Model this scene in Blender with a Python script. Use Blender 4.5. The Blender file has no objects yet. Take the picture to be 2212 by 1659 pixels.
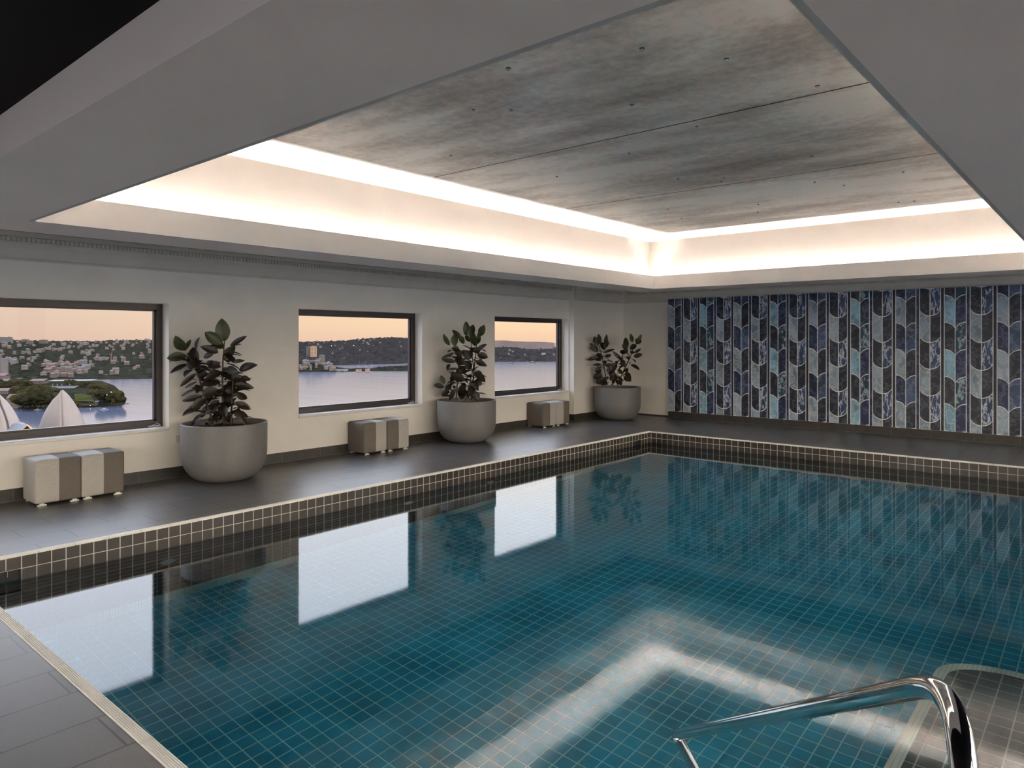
import bpy, bmesh, math, random
from mathutils import Vector, Matrix, noise
S = bpy.context.scene
COL = S.collection
R = random.Random(7)
sin, cos, pi = math.sin, math.cos, math.pi

# ------------------------------------------------------------------ camera
FPX, CXP, HYP, EYE = 1529.0, 1106.0, 734.0, 1.5          # focal length in px, principal column, horizon row, eye height
YAW = math.atan2(1314, 1529)
FW = Vector((cos(YAW), sin(YAW), 0)); RT = Vector((sin(YAW), -cos(YAW), 0)); UP = Vector((0, 0, 1))
EYEP = Vector((0, 0, EYE))
cd = bpy.data.cameras.new('camera'); cam = bpy.data.objects.new('camera', cd); COL.objects.link(cam)
cd.sensor_width = 36; cd.sensor_fit = 'HORIZONTAL'; cd.lens = 36 * FPX / 2212
cd.shift_y = (HYP - 829.5) / 2212; cd.clip_start = .05; cd.clip_end = 60000
cam.matrix_world = Matrix(((RT.x, 0, -FW.x, 0), (RT.y, 0, -FW.y, 0), (0, 1, 0, EYE), (0, 0, 0, 1)))
S.camera = cam

def ray(x, y): return FW + RT * ((x - CXP) / FPX) - UP * ((y - HYP) / FPX)
def at(x, y, d): return EYEP + ray(x, y) * d               # measured point at depth d
def onz(x, y, z): r = ray(x, y); return EYEP + r * ((z - EYE) / r.z)
def ony(x, y, Y): r = ray(x, y); return EYEP + r * (Y / r.y)
def onx(x, y, X): r = ray(x, y); return EYEP + r * (X / r.x)

# ------------------------------------------------------------------ materials
def newmat(name):
    m = bpy.data.materials.new(name); m.use_nodes = True
    nt = m.node_tree; nt.nodes.clear()
    return m, nt
class G:                                                     # tiny node-graph helper
    def __init__(s, nt): s.nt = nt
    def n(s, t, **kw):
        nd = s.nt.nodes.new(t)
        for k, v in kw.items():
            if k.startswith('i_'): nd.inputs[k[2:].replace('_', ' ')].default_value = v
            else: setattr(nd, k, v)
        return nd
    def l(s, a, b): s.nt.links.new(a, b)
    def put(s, sock, v):
        if hasattr(v, 'is_output') or isinstance(v, bpy.types.NodeSocket): s.l(v, sock)
        else: sock.default_value = v
    def math(s, op, a, b=0.0, c=None):
        nd = s.n('ShaderNodeMath', operation=op); s.put(nd.inputs[0], a); s.put(nd.inputs[1], b)
        if c is not None: s.put(nd.inputs[2], c)
        return nd.outputs[0]
    def mix(s, f, a, b):
        nd = s.n('ShaderNodeMix', data_type='RGBA'); s.put(nd.inputs[0], f); s.put(nd.inputs[6], a); s.put(nd.inputs[7], b)
        return nd.outputs[2]
    def ramp(s, f, pts):
        nd = s.n('ShaderNodeValToRGB'); e = nd.color_ramp.elements
        while len(e) < len(pts): e.new(.5)
        for k, (p, c) in enumerate(pts):
            e[k].position = p; e[k].color = c if len(c) == 4 else (*c, 1)
        s.l(f, nd.inputs[0]); return nd.outputs[0]
    def pos(s):
        g = s.n('ShaderNodeNewGeometry'); x = s.n('ShaderNodeSeparateXYZ'); s.l(g.outputs['Position'], x.inputs[0])
        return g.outputs['Position'], x.outputs
    def noise(s, vec, scale, detail=4, rough=.55):
        nd = s.n('ShaderNodeTexNoise'); nd.inputs['Scale'].default_value = scale
        nd.inputs['Detail'].default_value = detail; nd.inputs['Roughness'].default_value = rough
        s.l(vec, nd.inputs['Vector']); return nd.outputs['Fac']
    def obj(s): return s.n('ShaderNodeTexCoord').outputs['Object']
    def pr(s, **kw):
        nd = s.n('ShaderNodeBsdfPrincipled')
        for k, v in kw.items(): s.put(nd.inputs[k.replace('_', ' ')], v)
        return nd
    def out(s, sh, vol=None):
        o = s.n('ShaderNodeOutputMaterial'); s.l(sh, o.inputs['Surface'])
        if vol: s.l(vol, o.inputs['Volume'])
    def bump(s, h, st=.2, d=.01):
        b = s.n('ShaderNodeBump'); b.inputs['Strength'].default_value = st; b.inputs['Distance'].default_value = d
        s.l(h, b.inputs['Height']); return b.outputs[0]
def c4(c): return (c[0], c[1], c[2], 1)
def srgb(r, g, b):
    f = lambda v: (v / 255 / 12.92) if v / 255 <= .04045 else ((v / 255 + .055) / 1.055) ** 2.4
    return (f(r), f(g), f(b))
def plain(name, col, rough=.6, metal=0, var=.12, scale=6, spec=.5, bump=0, stretch=None, emit=None):
    m, nt = newmat(name); g = G(nt); v = g.obj()
    if stretch:
        mp = g.n('ShaderNodeMapping'); mp.inputs['Scale'].default_value = stretch; g.l(v, mp.inputs['Vector']); v = mp.outputs[0]
    f = g.noise(v, scale)
    lo = tuple(max(0, x * (1 - var)) for x in col); hi = tuple(x * (1 + var) for x in col)
    p = g.pr(Base_Color=g.ramp(f, [(.3, lo), (.7, hi)]), Roughness=rough, Metallic=metal, Specular_IOR_Level=spec)
    if bump: g.l(g.bump(f, bump, .004), p.inputs['Normal'])
    if emit: p.inputs['Emission Color'].default_value = c4(emit[0]); p.inputs['Emission Strength'].default_value = emit[1]
    g.out(p.outputs[0]); return m
def lines(g, u, pitch, phase, w):                            # 1 inside a joint of width w, repeating every pitch
    f = g.math('FRACT', g.math('DIVIDE', g.math('SUBTRACT', u, phase - w / 2), pitch))
    return g.math('LESS_THAN', f, w / pitch)
def tilemat(name, axes, pitch, phase, w, tile, grout, rough=.3, var=.25):
    m, nt = newmat(name); g = G(nt); P, xyz = g.pos()
    j = g.math('MAXIMUM', lines(g, xyz[axes[0]], pitch[0], phase[0], w[0]), lines(g, xyz[axes[1]], pitch[1], phase[1], w[1]))
    f = g.noise(P, 3.0, 3)
    lo = tuple(x * (1 - var) for x in tile); hi = tuple(x * (1 + var) for x in tile)
    col = g.mix(j, g.ramp(f, [(.3, lo), (.7, hi)]), c4(grout))
    p = g.pr(Base_Color=col, Roughness=g.math('MULTIPLY_ADD', j, .4, rough), Specular_IOR_Level=.4)
    g.l(g.bump(g.math('SUBTRACT', 1.0, j), .3, .002), p.inputs['Normal'])
    g.out(p.outputs[0]); return m

M = {}
M['wall'] = plain('painted plaster', (.78, .735, .665), .7, var=.035, scale=2.5)
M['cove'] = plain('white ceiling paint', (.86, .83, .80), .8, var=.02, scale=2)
M['cwall'] = plain('dimmed white cove paint', (.25, .24, .232), .8, var=.02, scale=2)  # white wall; its weaker light beside the ceiling band is put into the colour
M['fascia'] = plain('dimmed pale fascia paint', (.52, .49, .45), .8, var=.02, scale=2)  # darkened too, so the fascia's dimmer light sits in the colour
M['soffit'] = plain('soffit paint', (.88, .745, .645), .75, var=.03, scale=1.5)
M['darkceil'] = plain('charcoal ceiling paint', (.006, .005, .0045), .75, var=.15, scale=2, spec=.15)
M['corn'] = plain('cornice paint', (.62, .57, .49), .7, var=.05, scale=3)
M['bronze'] = plain('dark bronze window frame', (.052, .042, .040), .35, .3, var=.1, scale=8)
M['sill'] = plain('white gloss trim', (.72, .70, .66), .4, var=.03)
M['chrome'] = plain('polished steel', (.80, .80, .80), .06, 1, var=.04, scale=30, stretch=(1, 1, .1))
M['coping'] = plain('pale ribbed coping tile', (.72, .69, .62), .45, var=.06, scale=9)
M['nosing'] = tilemat('pale nosing tile', (0, 1), (.021, .021), (0, 0), (.0025, .0025), (.86, .88, .76), (.52, .55, .46), .4, .04)
M['pot'] = plain('grey fibre pot', (.175, .167, .160), .42, var=.08, scale=20, stretch=(1, 1, 8), bump=.05)
M['soil'] = plain('brown potting soil', (.06, .032, .018), .9, var=.5, scale=60, bump=.6)
M['leaf'] = plain('dark bronze leaf', (.028, .0205, .0125), .42, var=.5, scale=9)
M['leafg'] = plain('olive green leaf', (.042, .054, .014), .38, var=.3, scale=7)
M['stem'] = plain('brown grey stem', (.075, .055, .042), .7, var=.3, scale=30)
M['fabl'] = plain('light grey upholstery', (.42, .395, .355), .85, var=.13, scale=60, stretch=(.25, 1, 5), bump=.12)
M['fabd'] = plain('taupe upholstery', (.150, .128, .104), .85, var=.13, scale=60, stretch=(.25, 1, 5), bump=.12)
M['foot'] = plain('pale metal foot', (.62, .63, .56), .35, .2)
M['black'] = plain('black plastic', (.006, .006, .006), .5)
M['white'] = plain('white plastic', (.60, .57, .51), .5)
M['dot'] = plain('small metal fitting', (.10, .09, .085), .35, .6)
M['seam'] = plain('joint filler', (.30, .275, .26), .8)
M['base'] = None

LEDW = 152.0
def m_led():
    m, nt = newmat('lit LED tape'); g = G(nt); e = g.n('ShaderNodeEmission')
    e.inputs[0].default_value = (1, .96, .925, 1); e.inputs[1].default_value = LEDW; g.out(e.outputs[0]); return m

M['led'] = m_led()

def m_deck():
    m, nt = newmat('grey stone paver'); g = G(nt); P, xyz = g.pos()
    x, y = xyz[0], xyz[1]; rh = .295; bl = .6
    v = g.math('SUBTRACT', y, 6.03); row = g.math('FLOOR', g.math('DIVIDE', v, rh))
    par = g.math('MODULO', g.math('ABSOLUTE', row), 2.0)
    u = g.math('SUBTRACT', g.math('ADD', x, g.math('MULTIPLY', par, .28)), 1.937)
    w = .009
    jy = lines(g, y, rh, 6.03, w); jx = lines(g, u, bl, 0, w); j = g.math('MAXIMUM', jy, jx)
    cell = g.n('ShaderNodeCombineXYZ'); g.l(row, cell.inputs[0]); g.l(g.math('FLOOR', g.math('DIVIDE', u, bl)), cell.inputs[1])
    wn = g.n('ShaderNodeTexWhiteNoise'); g.l(cell.outputs[0], wn.inputs[0])
    mp = g.n('ShaderNodeMapping'); mp.inputs['Scale'].default_value = (1, 2.2, 1); g.l(P, mp.inputs['Vector'])
    f = g.noise(mp.outputs[0], 55, 5, .7); f2 = g.noise(P, 2.2, 3)
    base = g.ramp(f, [(.25, (.080, .075, .071)), (.75, (.134, .127, .121))])
    hs = g.n('ShaderNodeHueSaturation'); g.l(base, hs.inputs['Color'])
    g.l(g.math('ADD', g.math('MULTIPLY_ADD', wn.outputs[0], .2, .8), g.math('MULTIPLY', f2, .2)), hs.inputs['Value'])
    p = g.pr(Base_Color=g.mix(j, hs.outputs[0], (.018, .017, .018, 1)), Roughness=g.math('MULTIPLY_ADD', f, .16, .25), Specular_IOR_Level=.5)
    g.l(g.bump(g.math('SUBTRACT', f, g.math('MULTIPLY', j, 1.5)), .22, .003), p.inputs['Normal'])
    g.out(p.outputs[0]); return m
M['deck'] = m_deck()
def m_base(axis, phase):
    m, nt = newmat('dark skirting tile'); g = G(nt); P, xyz = g.pos()
    j = g.math('MAXIMUM', lines(g, xyz[axis], .555, phase, .004), g.math('LESS_THAN', xyz[2], .004))
    f = g.noise(P, 9, 5, .65)
    p = g.pr(Base_Color=g.mix(j, g.ramp(f, [(.3, (.033, .028, .023)), (.75, (.058, .050, .042))]), (.15, .135, .12, 1)), Roughness=.4)
    g.out(p.outputs[0]); return m
M['basew'] = m_base(0, 4.738); M['baseb'] = m_base(1, 2.189)

RIM = (.052, .042, .034); GRT = (.50, .47, .42)
M['tw'] = tilemat('pool wall tile', (0, 2), (.0917, .0905), (1.517, -.0967), (.0065, .0055), RIM, GRT, .25)
M['tb'] = tilemat('pool wall tile', (1, 2), (.0976, .0905), (2.38, -.0967), (.0065, .0055), RIM, GRT, .25)
M['tf'] = tilemat('pool floor tile', (0, 1), (.0963, .0963), (1.71, 4.361), (.0075, .0075), (.045, .315, .45), (.50, .74, .69), .3)
M['ts'] = tilemat('pool step tile', (0, 1), (.0950, .0950), (4.345, .757), (.0065, .0065), (.060, .085, .090), (.46, .46, .41), .3)

def m_panel():
    m, nt = newmat('mottled grey ceiling panel'); g = G(nt); P, xyz = g.pos()
    mp = g.n('ShaderNodeMapping'); mp.inputs['Scale'].default_value = (1.6, .55, 1); mp.inputs['Rotation'].default_value = (0, 0, .25)
    g.l(P, mp.inputs['Vector'])
    f = g.noise(mp.outputs[0], 1.1, 6, .62); f2 = g.noise(P, 14, 6, .7); f3 = g.noise(mp.outputs[0], .45, 2)
    t = g.math('ADD', g.math('ADD', g.math('MULTIPLY', f, .55), g.math('MULTIPLY', f2, .18)), g.math('MULTIPLY', f3, .45))
    col = g.ramp(t, [(.40, (.105, .090, .081)), (.52, (.35, .322, .305)), (.63, (.68, .645, .615))])
    p = g.pr(Base_Color=col, Roughness=.42, Specular_IOR_Level=.45)
    g.out(p.outputs[0]); return m
M['panel'] = m_panel()

def m_water():
    m, nt = newmat('pool water'); g = G(nt); P, xyz = g.pos()
    fr = g.n('ShaderNodeFresnel'); fr.inputs['IOR'].default_value = 1.5
    rf = g.n('ShaderNodeBsdfRefraction'); rf.inputs['IOR'].default_value = 1.333; rf.inputs['Roughness'].default_value = 0
    gl = g.n('ShaderNodeBsdfGlossy'); gl.inputs['Roughness'].default_value = .045
    b = g.bump(g.noise(P, 1.3, 2), .06, .01); g.l(b, gl.inputs['Normal'])
    mx = g.n('ShaderNodeMixShader'); g.l(fr.outputs[0], mx.inputs[0]); g.l(rf.outputs[0], mx.inputs[1]); g.l(gl.outputs[0], mx.inputs[2])
    va = g.n('ShaderNodeVolumeAbsorption'); va.inputs['Color'].default_value = (.40, .88, .97, 1); va.inputs['Density'].default_value = .55
    g.out(mx.outputs[0], va.outputs[0]); return m
M['water'] = m_water()
def m_glass():
    m, nt = newmat('window glass'); g = G(nt)
    fr = g.n('ShaderNodeFresnel'); fr.inputs['IOR'].default_value = 1.12
    tr = g.n('ShaderNodeBsdfTransparent'); tr.inputs[0].default_value = (.97, .985, .98, 1)
    gl = g.n('ShaderNodeBsdfGlossy'); gl.inputs['Roughness'].default_value = 0
    mx = g.n('ShaderNodeMixShader'); g.l(fr.outputs[0], mx.inputs[0]); g.l(tr.outputs[0], mx.inputs[1]); g.l(gl.outputs[0], mx.inputs[2])
    g.out(mx.outputs[0]); return m
M['glass'] = m_glass()

# marbled mural tiles
def m_marble(name, base, vein, sc, amt, stretch=(1, 1, 1), rot=0, rough=.35, thin=26.0):
    m, nt = newmat(name); g = G(nt); P, xyz = g.pos()
    mp = g.n('ShaderNodeMapping'); mp.inputs['Scale'].default_value = stretch; mp.inputs['Rotation'].default_value = (rot, 0, 0)
    g.l(P, mp.inputs['Vector'])
    f = g.noise(mp.outputs[0], sc, 7, .65); f2 = g.noise(mp.outputs[0], sc * .5, 3)
    v = g.math('SUBTRACT', 1.0, g.math('MULTIPLY', g.math('ABSOLUTE', g.math('SUBTRACT', f, .5)), thin))
    v = g.math('MULTIPLY', g.math('MAXIMUM', v, 0.0), amt)
    lo = tuple(x * .6 for x in base); hi = tuple(min(1, x * 1.45) for x in base)
    col = g.mix(v, g.ramp(f2, [(.3, lo), (.7, hi)]), c4(vein))
    p = g.pr(Base_Color=col, Roughness=rough); g.out(p.outputs[0]); return m
M['mu_grout'] = plain('white mural line', (.92, .92, .90), .5, var=.03)
M['mu'] = [
    m_marble('navy marble tile', (.010, .019, .065), (.16, .21, .34), 6, .55),                       # 0 dark navy
    m_marble('charcoal marble tile', (.013, .017, .031), (.16, .19, .25), 6, .5),                   # 1 charcoal
    m_marble('pale grey marble tile', (.29, .36, .43), (.70, .75, .78), 8, .6, (1, 1, .8), .6),    # 2 pale grey
    m_marble('pale aqua marble tile', (.23, .42, .54), (.62, .80, .86), 8, .65, (1, 1, .8), .5),     # 3 aqua
    m_marble('streaked blue marble tile', (.030, .060, .145), (.78, .84, .90), 6, 1.0, (1, 2.4, .6), -.75),  # 4 streaked
    m_marble('slate blue marble tile', (.050, .085, .170), (.26, .33, .44), 6, .6),                 # 5 slate
    m_marble('teal veined marble tile', (.016, .052, .092), (.52, .66, .72), 5, .9, (1, 1.4, .8), .8),  # 6 teal vein
    m_marble('ink strip tile', (.008, .011, .024), (.06, .08, .12), 6, .3),                         # 7 strip
]

# exterior
def foliage_mat(name, a, b, sc, c=None):
    m, nt = newmat(name); g = G(nt); P, xyz = g.pos()
    f = g.noise(P, sc, 6, .72); col = g.ramp(f, [(.34, a), (.66, b)])
    if c:                                                     # specks of far roofs and roads among the trees
        vo = g.n('ShaderNodeTexVoronoi'); vo.inputs['Scale'].default_value = .030; g.l(P, vo.inputs['Vector'])
        xs_ = g.n('ShaderNodeSeparateColor'); g.l(vo.outputs['Color'], xs_.inputs[0])
        k = g.math('MULTIPLY', g.math('LESS_THAN', vo.outputs['Distance'], .22), g.math('GREATER_THAN', xs_.outputs[0], .62))
        col = g.mix(g.math('MULTIPLY', k, xs_.outputs[1]), col, c4(c))
    p = g.pr(Base_Color=col, Roughness=1, Specular_IOR_Level=0); g.out(p.outputs[0]); return m
M['hill'] = foliage_mat('suburban hillside canopy', (.0035, .0040, .0030), (.017, .0165, .0115), .03, (.075, .055, .045))
M['hill2'] = foliage_mat('hazed wooded ridge canopy', (.0075, .0065, .0068), (.021, .0185, .0175), .025, (.05, .04, .036))  # distance haze put into the base colour as a paler purple tint
M['cliff'] = foliage_mat('sandstone headland', (.050, .037, .034), (.068, .051, .046), .004)  # pale, low-contrast rock colour stands in for haze far out
M['tree'] = foliage_mat('dark tree canopy', (.0035, .0038, .0022), (.016, .0145, .0075), .25)
M['tree2'] = foliage_mat('olive tree canopy', (.0065, .0068, .0028), (.026, .0215, .0090), .25)
M['lawn'] = foliage_mat('lawn', (.016, .017, .0055), (.029, .030, .010), .05)
M['trunk'] = plain('tree trunk', (.03, .024, .018), .9)
M['roofr'] = plain('terracotta roof', (.050, .027, .021), .9, var=.25, scale=.2)
M['roofg'] = plain('grey roof', (.036, .034, .036), .9, var=.25, scale=.2)
M['pale'] = plain('pale render', (.062, .050, .044), .9, var=.2, scale=.1)
M['brick'] = plain('brick facade', (.044, .029, .024), .9, var=.25, scale=.2)
M['sand'] = plain('sandstone facade', (.048, .038, .030), .9, var=.2, scale=.2)
M['win'] = plain('dark window band', (.008, .009, .011), .3)
M['sail'] = plain('cream roof shell tile', (.118, .093, .082), .6, var=.06, scale=.3, stretch=(1, 1, .3))
M['sailrib'] = plain('dark roof ridge', (.018, .009, .008), .8)
M['vault'] = plain('slate vault roof', (.045, .046, .056), .6)
M['yellowlit'] = plain('yellow lit gable edge', (.20, .13, .045), .5, var=.1)  # yellow light on the gable put into the base colour
M['orange'] = plain('orange crane steel', (.10, .040, .020), .7)
M['boat'] = plain('white boat hull', (.11, .105, .11), .6)
M['boatd'] = plain('dark boat hull', (.018, .018, .022), .6)
M['peach'] = plain('peach render with painted sunlight', (.17, .095, .055), .9)  # warm light on tower side and boathouses put into the base colour
M['lamp'] = plain('warm lamp', (1, .7, .35), .5, emit=((1, .62, .25), 1.0))
def m_sea():
    m, nt = newmat('harbour water'); g = G(nt); P, xyz = g.pos()
    mp = g.n('ShaderNodeMapping'); mp.inputs['Rotation'].default_value = (0, 0, -.72); mp.inputs['Scale'].default_value = (.55, .13, 1)
    g.l(P, mp.inputs['Vector'])
    f = g.noise(mp.outputs[0], .02, 7, .68)
    df = g.n('ShaderNodeBsdfDiffuse'); g.l(g.ramp(f, [(.35, (.034, .041, .064)), (.7, (.050, .050, .064))]), df.inputs[0])
    gl = g.n('ShaderNodeBsdfGlossy'); gl.inputs['Roughness'].default_value = .10
    g.l(g.bump(f, .12, 5.0), gl.inputs['Normal'])
    lw = g.n('ShaderNodeFresnel'); lw.inputs['IOR'].default_value = 1.06
    mx = g.n('ShaderNodeMixShader'); g.l(g.math('MULTIPLY', lw.outputs[0], .40), mx.inputs[0]); g.l(df.outputs[0], mx.inputs[1]); g.l(gl.outputs[0], mx.inputs[2])
    g.out(mx.outputs[0]); return m
M['sea'] = m_sea()

# ------------------------------------------------------------------ mesh helpers
class MB:
    def __init__(s): s.v = []; s.f = []; s.m = []
    def poly(s, pts, mi=0):
        k = len(s.v); s.v += [tuple(p) for p in pts]; s.f.append(tuple(range(k, k + len(pts)))); s.m.append(mi)
    def box(s, a, b, mi=0):
        x0, y0, z0 = a; x1, y1, z1 = b; k = len(s.v)
        s.v += [(x0, y0, z0), (x1, y0, z0), (x1, y1, z0), (x0, y1, z0), (x0, y0, z1), (x1, y0, z1), (x1, y1, z1), (x0, y1, z1)]
        for q in ((0, 3, 2, 1), (4, 5, 6, 7), (0, 1, 5, 4), (1, 2, 6, 5), (2, 3, 7, 6), (3, 0, 4, 7)):
            s.f.append(tuple(k + i for i in q)); s.m.append(mi)
    def obox(s, c, ux, uy, hx, hy, z0, z1, mi=0):            # box turned in plan: centre c, unit axes ux, uy, half sizes
        k = len(s.v); c = Vector(c); ux = Vector(ux); uy = Vector(uy)
        for z in (z0, z1):
            for a, b in ((-1, -1), (1, -1), (1, 1), (-1, 1)):
                p = c + ux * (a * hx) + uy * (b * hy); s.v.append((p.x, p.y, z))
        for q in ((0, 3, 2, 1), (4, 5, 6, 7), (0, 1, 5, 4), (1, 2, 6, 5), (2, 3, 7, 6), (3, 0, 4, 7)):
            s.f.append(tuple(k + i for i in q)); s.m.append(mi)
    def prism(s, pts, off, mi=0):                             # polygon pushed along a vector
        n = len(pts); k = len(s.v); off = Vector(off)
        s.v += [tuple(p) for p in pts] + [tuple(Vector(p) + off) for p in pts]
        s.f.append(tuple(range(k + n - 1, k - 1, -1))); s.m.append(mi)
        s.f.append(tuple(range(k + n, k + 2 * n))); s.m.append(mi)
        for i in range(n):
            j = (i + 1) % n; s.f.append((k + i, k + j, k + n + j, k + n + i)); s.m.append(mi)
    def grid(s, rows, mi=0, closed=False):
        k = len(s.v); nr = len(rows); nc = len(rows[0])
        for r in rows: s.v += [tuple(p) for p in r]
        for i in range(nr - 1):
            for j in range(nc if closed else nc - 1):
                j2 = (j + 1) % nc
                s.f.append((k + i * nc + j, k + i * nc + j2, k + (i + 1) * nc + j2, k + (i + 1) * nc + j)); s.m.append(mi)
    def tube(s, pts, r, seg=12, mi=0, cap=True):
        pts = [Vector(p) for p in pts]; rs = r if isinstance(r, (list, tuple)) else [r] * len(pts)
        rows = []; prev = None
        for i, p in enumerate(pts):
            d = (pts[min(i + 1, len(pts) - 1)] - pts[max(i - 1, 0)]).normalized()
            a = prev - d * prev.dot(d) if prev else d.cross(Vector((.31, .17, .93)))
            a.normalize(); b = d.cross(a); prev = a
            rows.append([p + (a * cos(2 * pi * k / seg) + b * sin(2 * pi * k / seg)) * rs[i] for k in range(seg)])
        k0 = len(s.v); s.grid(rows, mi, True)
        if cap:
            s.f.append(tuple(k0 + i for i in range(seg - 1, -1, -1))); s.m.append(mi)
            k1 = k0 + (len(rows) - 1) * seg; s.f.append(tuple(k1 + i for i in range(seg))); s.m.append(mi)
    def lathe(s, c, prof, seg=48, mi=0):
        c = Vector(c); k = len(s.v); n = len(prof)
        rows = [[c + Vector((r * cos(2 * pi * j / seg), r * sin(2 * pi * j / seg), z)) for j in range(seg)] for r, z in prof]
        s.grid(rows, mi, True)
        s.f.append(tuple(k + j for j in range(seg - 1, -1, -1))); s.m.append(mi)
        k2 = k + (n - 1) * seg; s.f.append(tuple(k2 + j for j in range(seg))); s.m.append(mi)
    def mesh(s, name, mats, smooth=False):
        me = bpy.data.meshes.new(name); me.from_pydata(s.v, [], s.f); me.update()
        for m in (mats if isinstance(mats, list) else [mats]): me.materials.append(m)
        me.polygons.foreach_set('material_index', s.m)
        if smooth:
            me.polygons.foreach_set('use_smooth', [True] * len(me.polygons))
        bm = bmesh.new(); bm.from_mesh(me); bmesh.ops.recalc_face_normals(bm, faces=bm.faces); bm.to_mesh(me); bm.free()
        if smooth and hasattr(me, 'set_sharp_from_angle'): me.set_sharp_from_angle(angle=math.radians(40))
        return me
    def build(s, name, mats, parent=None, smooth=False, loc=None):
        o = bpy.data.objects.new(name, s.mesh(name, mats, smooth)); COL.objects.link(o)
        if parent: o.parent = parent
        if loc: o.location = loc
        return o
def tag(o, label=None, cat=None, group=None, kind=None):
    if label: o['label'] = label
    if cat: o['category'] = cat
    if group: o['group'] = group
    if kind: o['kind'] = kind
    return o
def empty(name, loc, label, cat, group=None, rz=0):
    o = bpy.data.objects.new(name, None); COL.objects.link(o); o.location = loc; o.rotation_euler = (0, 0, rz); o.empty_display_size = .1
    return tag(o, label, cat, group)
def struct(o, label): return tag(o, label, None, None, 'structure')
def copyof(o, loc, rz=0, scale=None, label=None, group=None):
    c = o.copy(); COL.objects.link(c); c.location = loc; c.rotation_euler = (0, 0, rz)
    if scale: c.scale = scale
    if label: c['label'] = label
    if group: c['group'] = group
    for ch in o.children:
        d = ch.copy(); COL.objects.link(d); d.parent = c
    return c

# ------------------------------------------------------------------ room shell
WY, JX, JY, BX = 7.80, 10.706, 7.684, 12.42                   # window wall, step in it, wall after the step, mural wall
PX0, PX1, PY0, PY1 = 1.14, 10.22, .05, 5.82                   # pool edges
RX0, RY0 = -2.6, -3.0
CEIL = 2.50
WIN = [(1.32, 3.385), (4.98, 7.046), (8.641, 10.69)]
WZ0, WZ1, WT = .52, 1.89, .246

b = MB()
b.box((RX0, WY, -.3), (JX, WY + WT, WZ0)); b.box((RX0, WY, WZ1), (JX, WY + WT, 2.7))
xs = [RX0] + [v for w in WIN for v in w] + [JX]
for i in range(0, len(xs), 2): b.box((xs[i], WY, WZ0), (xs[i + 1], WY + WT, WZ1))
b.box((JX, JY, -.3), (BX + .3, WY + WT, 2.7))
struct(b.build('wall_left', M['wall']), 'cream painted wall with three picture windows')
b = MB(); b.box((BX, RY0, -.3), (BX + .3, JY, 2.7)); struct(b.build('wall_back', M['wall']), 'cream painted wall behind the blue mural')
def added_glazing(name, along, fixed, lo, hi, wins, sgn, label, panelabel, A1=2.42):
    """unseen wall of the room, its tall windows added to let in fill daylight"""
    b = MB(); T = .3; A0 = .10
    def bx(u0, u1, z0, z1):
        f0, f1 = sorted((fixed, fixed + sgn * T))
        b.box((u0, f0, z0) if along == 0 else (f0, u0, z0), (u1, f1, z1) if along == 0 else (f1, u1, z1))
    bx(lo, hi, -.3, A0); bx(lo, hi, A1, 3.0); us = [lo] + [v for w in wins for v in w] + [hi]
    for i in range(0, len(us), 2): bx(us[i], us[i + 1], A0, A1)
    struct(b.build(name, M['wall']), label)
    for w in wins:
        global NWIN
        NWIN += 1; m = MB(); f = fixed + sgn * .14; g_ = .06
        def fb(mm, u0, u1, z0, z1, d0, d1):
            f0, f1 = sorted((f + sgn * d0, f + sgn * d1))
            mm.box((u0, f0, z0) if along == 0 else (f0, u0, z0), (u1, f1, z1) if along == 0 else (f1, u1, z1))
        fb(m, w[0], w[1], A0, A0 + g_, 0, .08); fb(m, w[0], w[1], A1 - g_, A1, 0, .08); fb(m, w[0], w[0] + g_, A0 + g_, A1 - g_, 0, .08); fb(m, w[1] - g_, w[1], A0 + g_, A1 - g_, 0, .08)
        o = struct(m.build('window_%d' % NWIN, M['bronze']), panelabel)
        m = MB(); fb(m, w[0] + g_, w[1] - g_, A0 + g_, A1 - g_, .04, .048); m.build('pane', M['glass'], o)
NWIN = 3  # windows numbered after these are added, unseen, to brighten the room
added_glazing('wall_front', 1, RX0, RY0 - .3, WY + WT, [(.5, 3.1), (3.4, 6.0)], -1, 'unseen cream wall with added tall windows behind the viewer', 'tall window added behind the viewer for fill daylight', 2.0)
added_glazing('wall_right', 0, RY0, RX0, BX + .3, [(-2.2, 1.2), (1.6, 5.0), (5.4, 8.8), (9.2, 12.0)], -1, 'unseen cream wall with added tall windows on the right', 'tall window added out of view on the right for fill daylight')

# deck (four sides round the pool)
CW = .05
b = MB()
b.box((RX0, PY1 + CW, -.16), (BX, WY, 0)); b.box((PX1 + CW, RY0, -.16), (BX, PY1 + CW, 0))
b.box((RX0, RY0, -.16), (PX0 - CW, PY1 + CW, 0)); b.box((PX0 - CW, RY0, -.16), (PX1 + CW, PY0 - CW, 0))
struct(b.build('floor', M['deck']), 'dark grey stone paver deck round the pool')

# coping: short ribbed tiles laid end to end
def coping(name, a, c, inward, seg, ph, label):
    a = Vector(a); c = Vector(c); d = (c - a); L = d.length; d.normalize(); n = Vector(inward)
    prof = []
    nr = 6; wr = CW / nr
    for k in range(nr):
        t = k * wr; prof += [(t + wr * .12, .0), (t + wr * .3, .004), (t + wr * .85, .004), (t + wr, .0)]
    prof = [(0, -.012)] + prof + [(CW, -.012)]
    m = MB(); t = -ph
    while t < L:
        t0 = max(0, t + .0015); t1 = min(L, t + seg - .0015)
        if t1 > t0: m.prism([a + d * t0 + n * p + Vector((0, 0, z)) for p, z in prof], d * (t1 - t0))
        t += seg
    struct(m.build(name, M['coping']), label)
z0 = .001
coping('trim_1', (PX0 - CW, PY1 + CW, z0), (PX1 + CW, PY1 + CW, z0), (0, -1, 0), .2305, .31 % .2305 - .15 + .23, 'pale ribbed coping along the window side of the pool')
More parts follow.
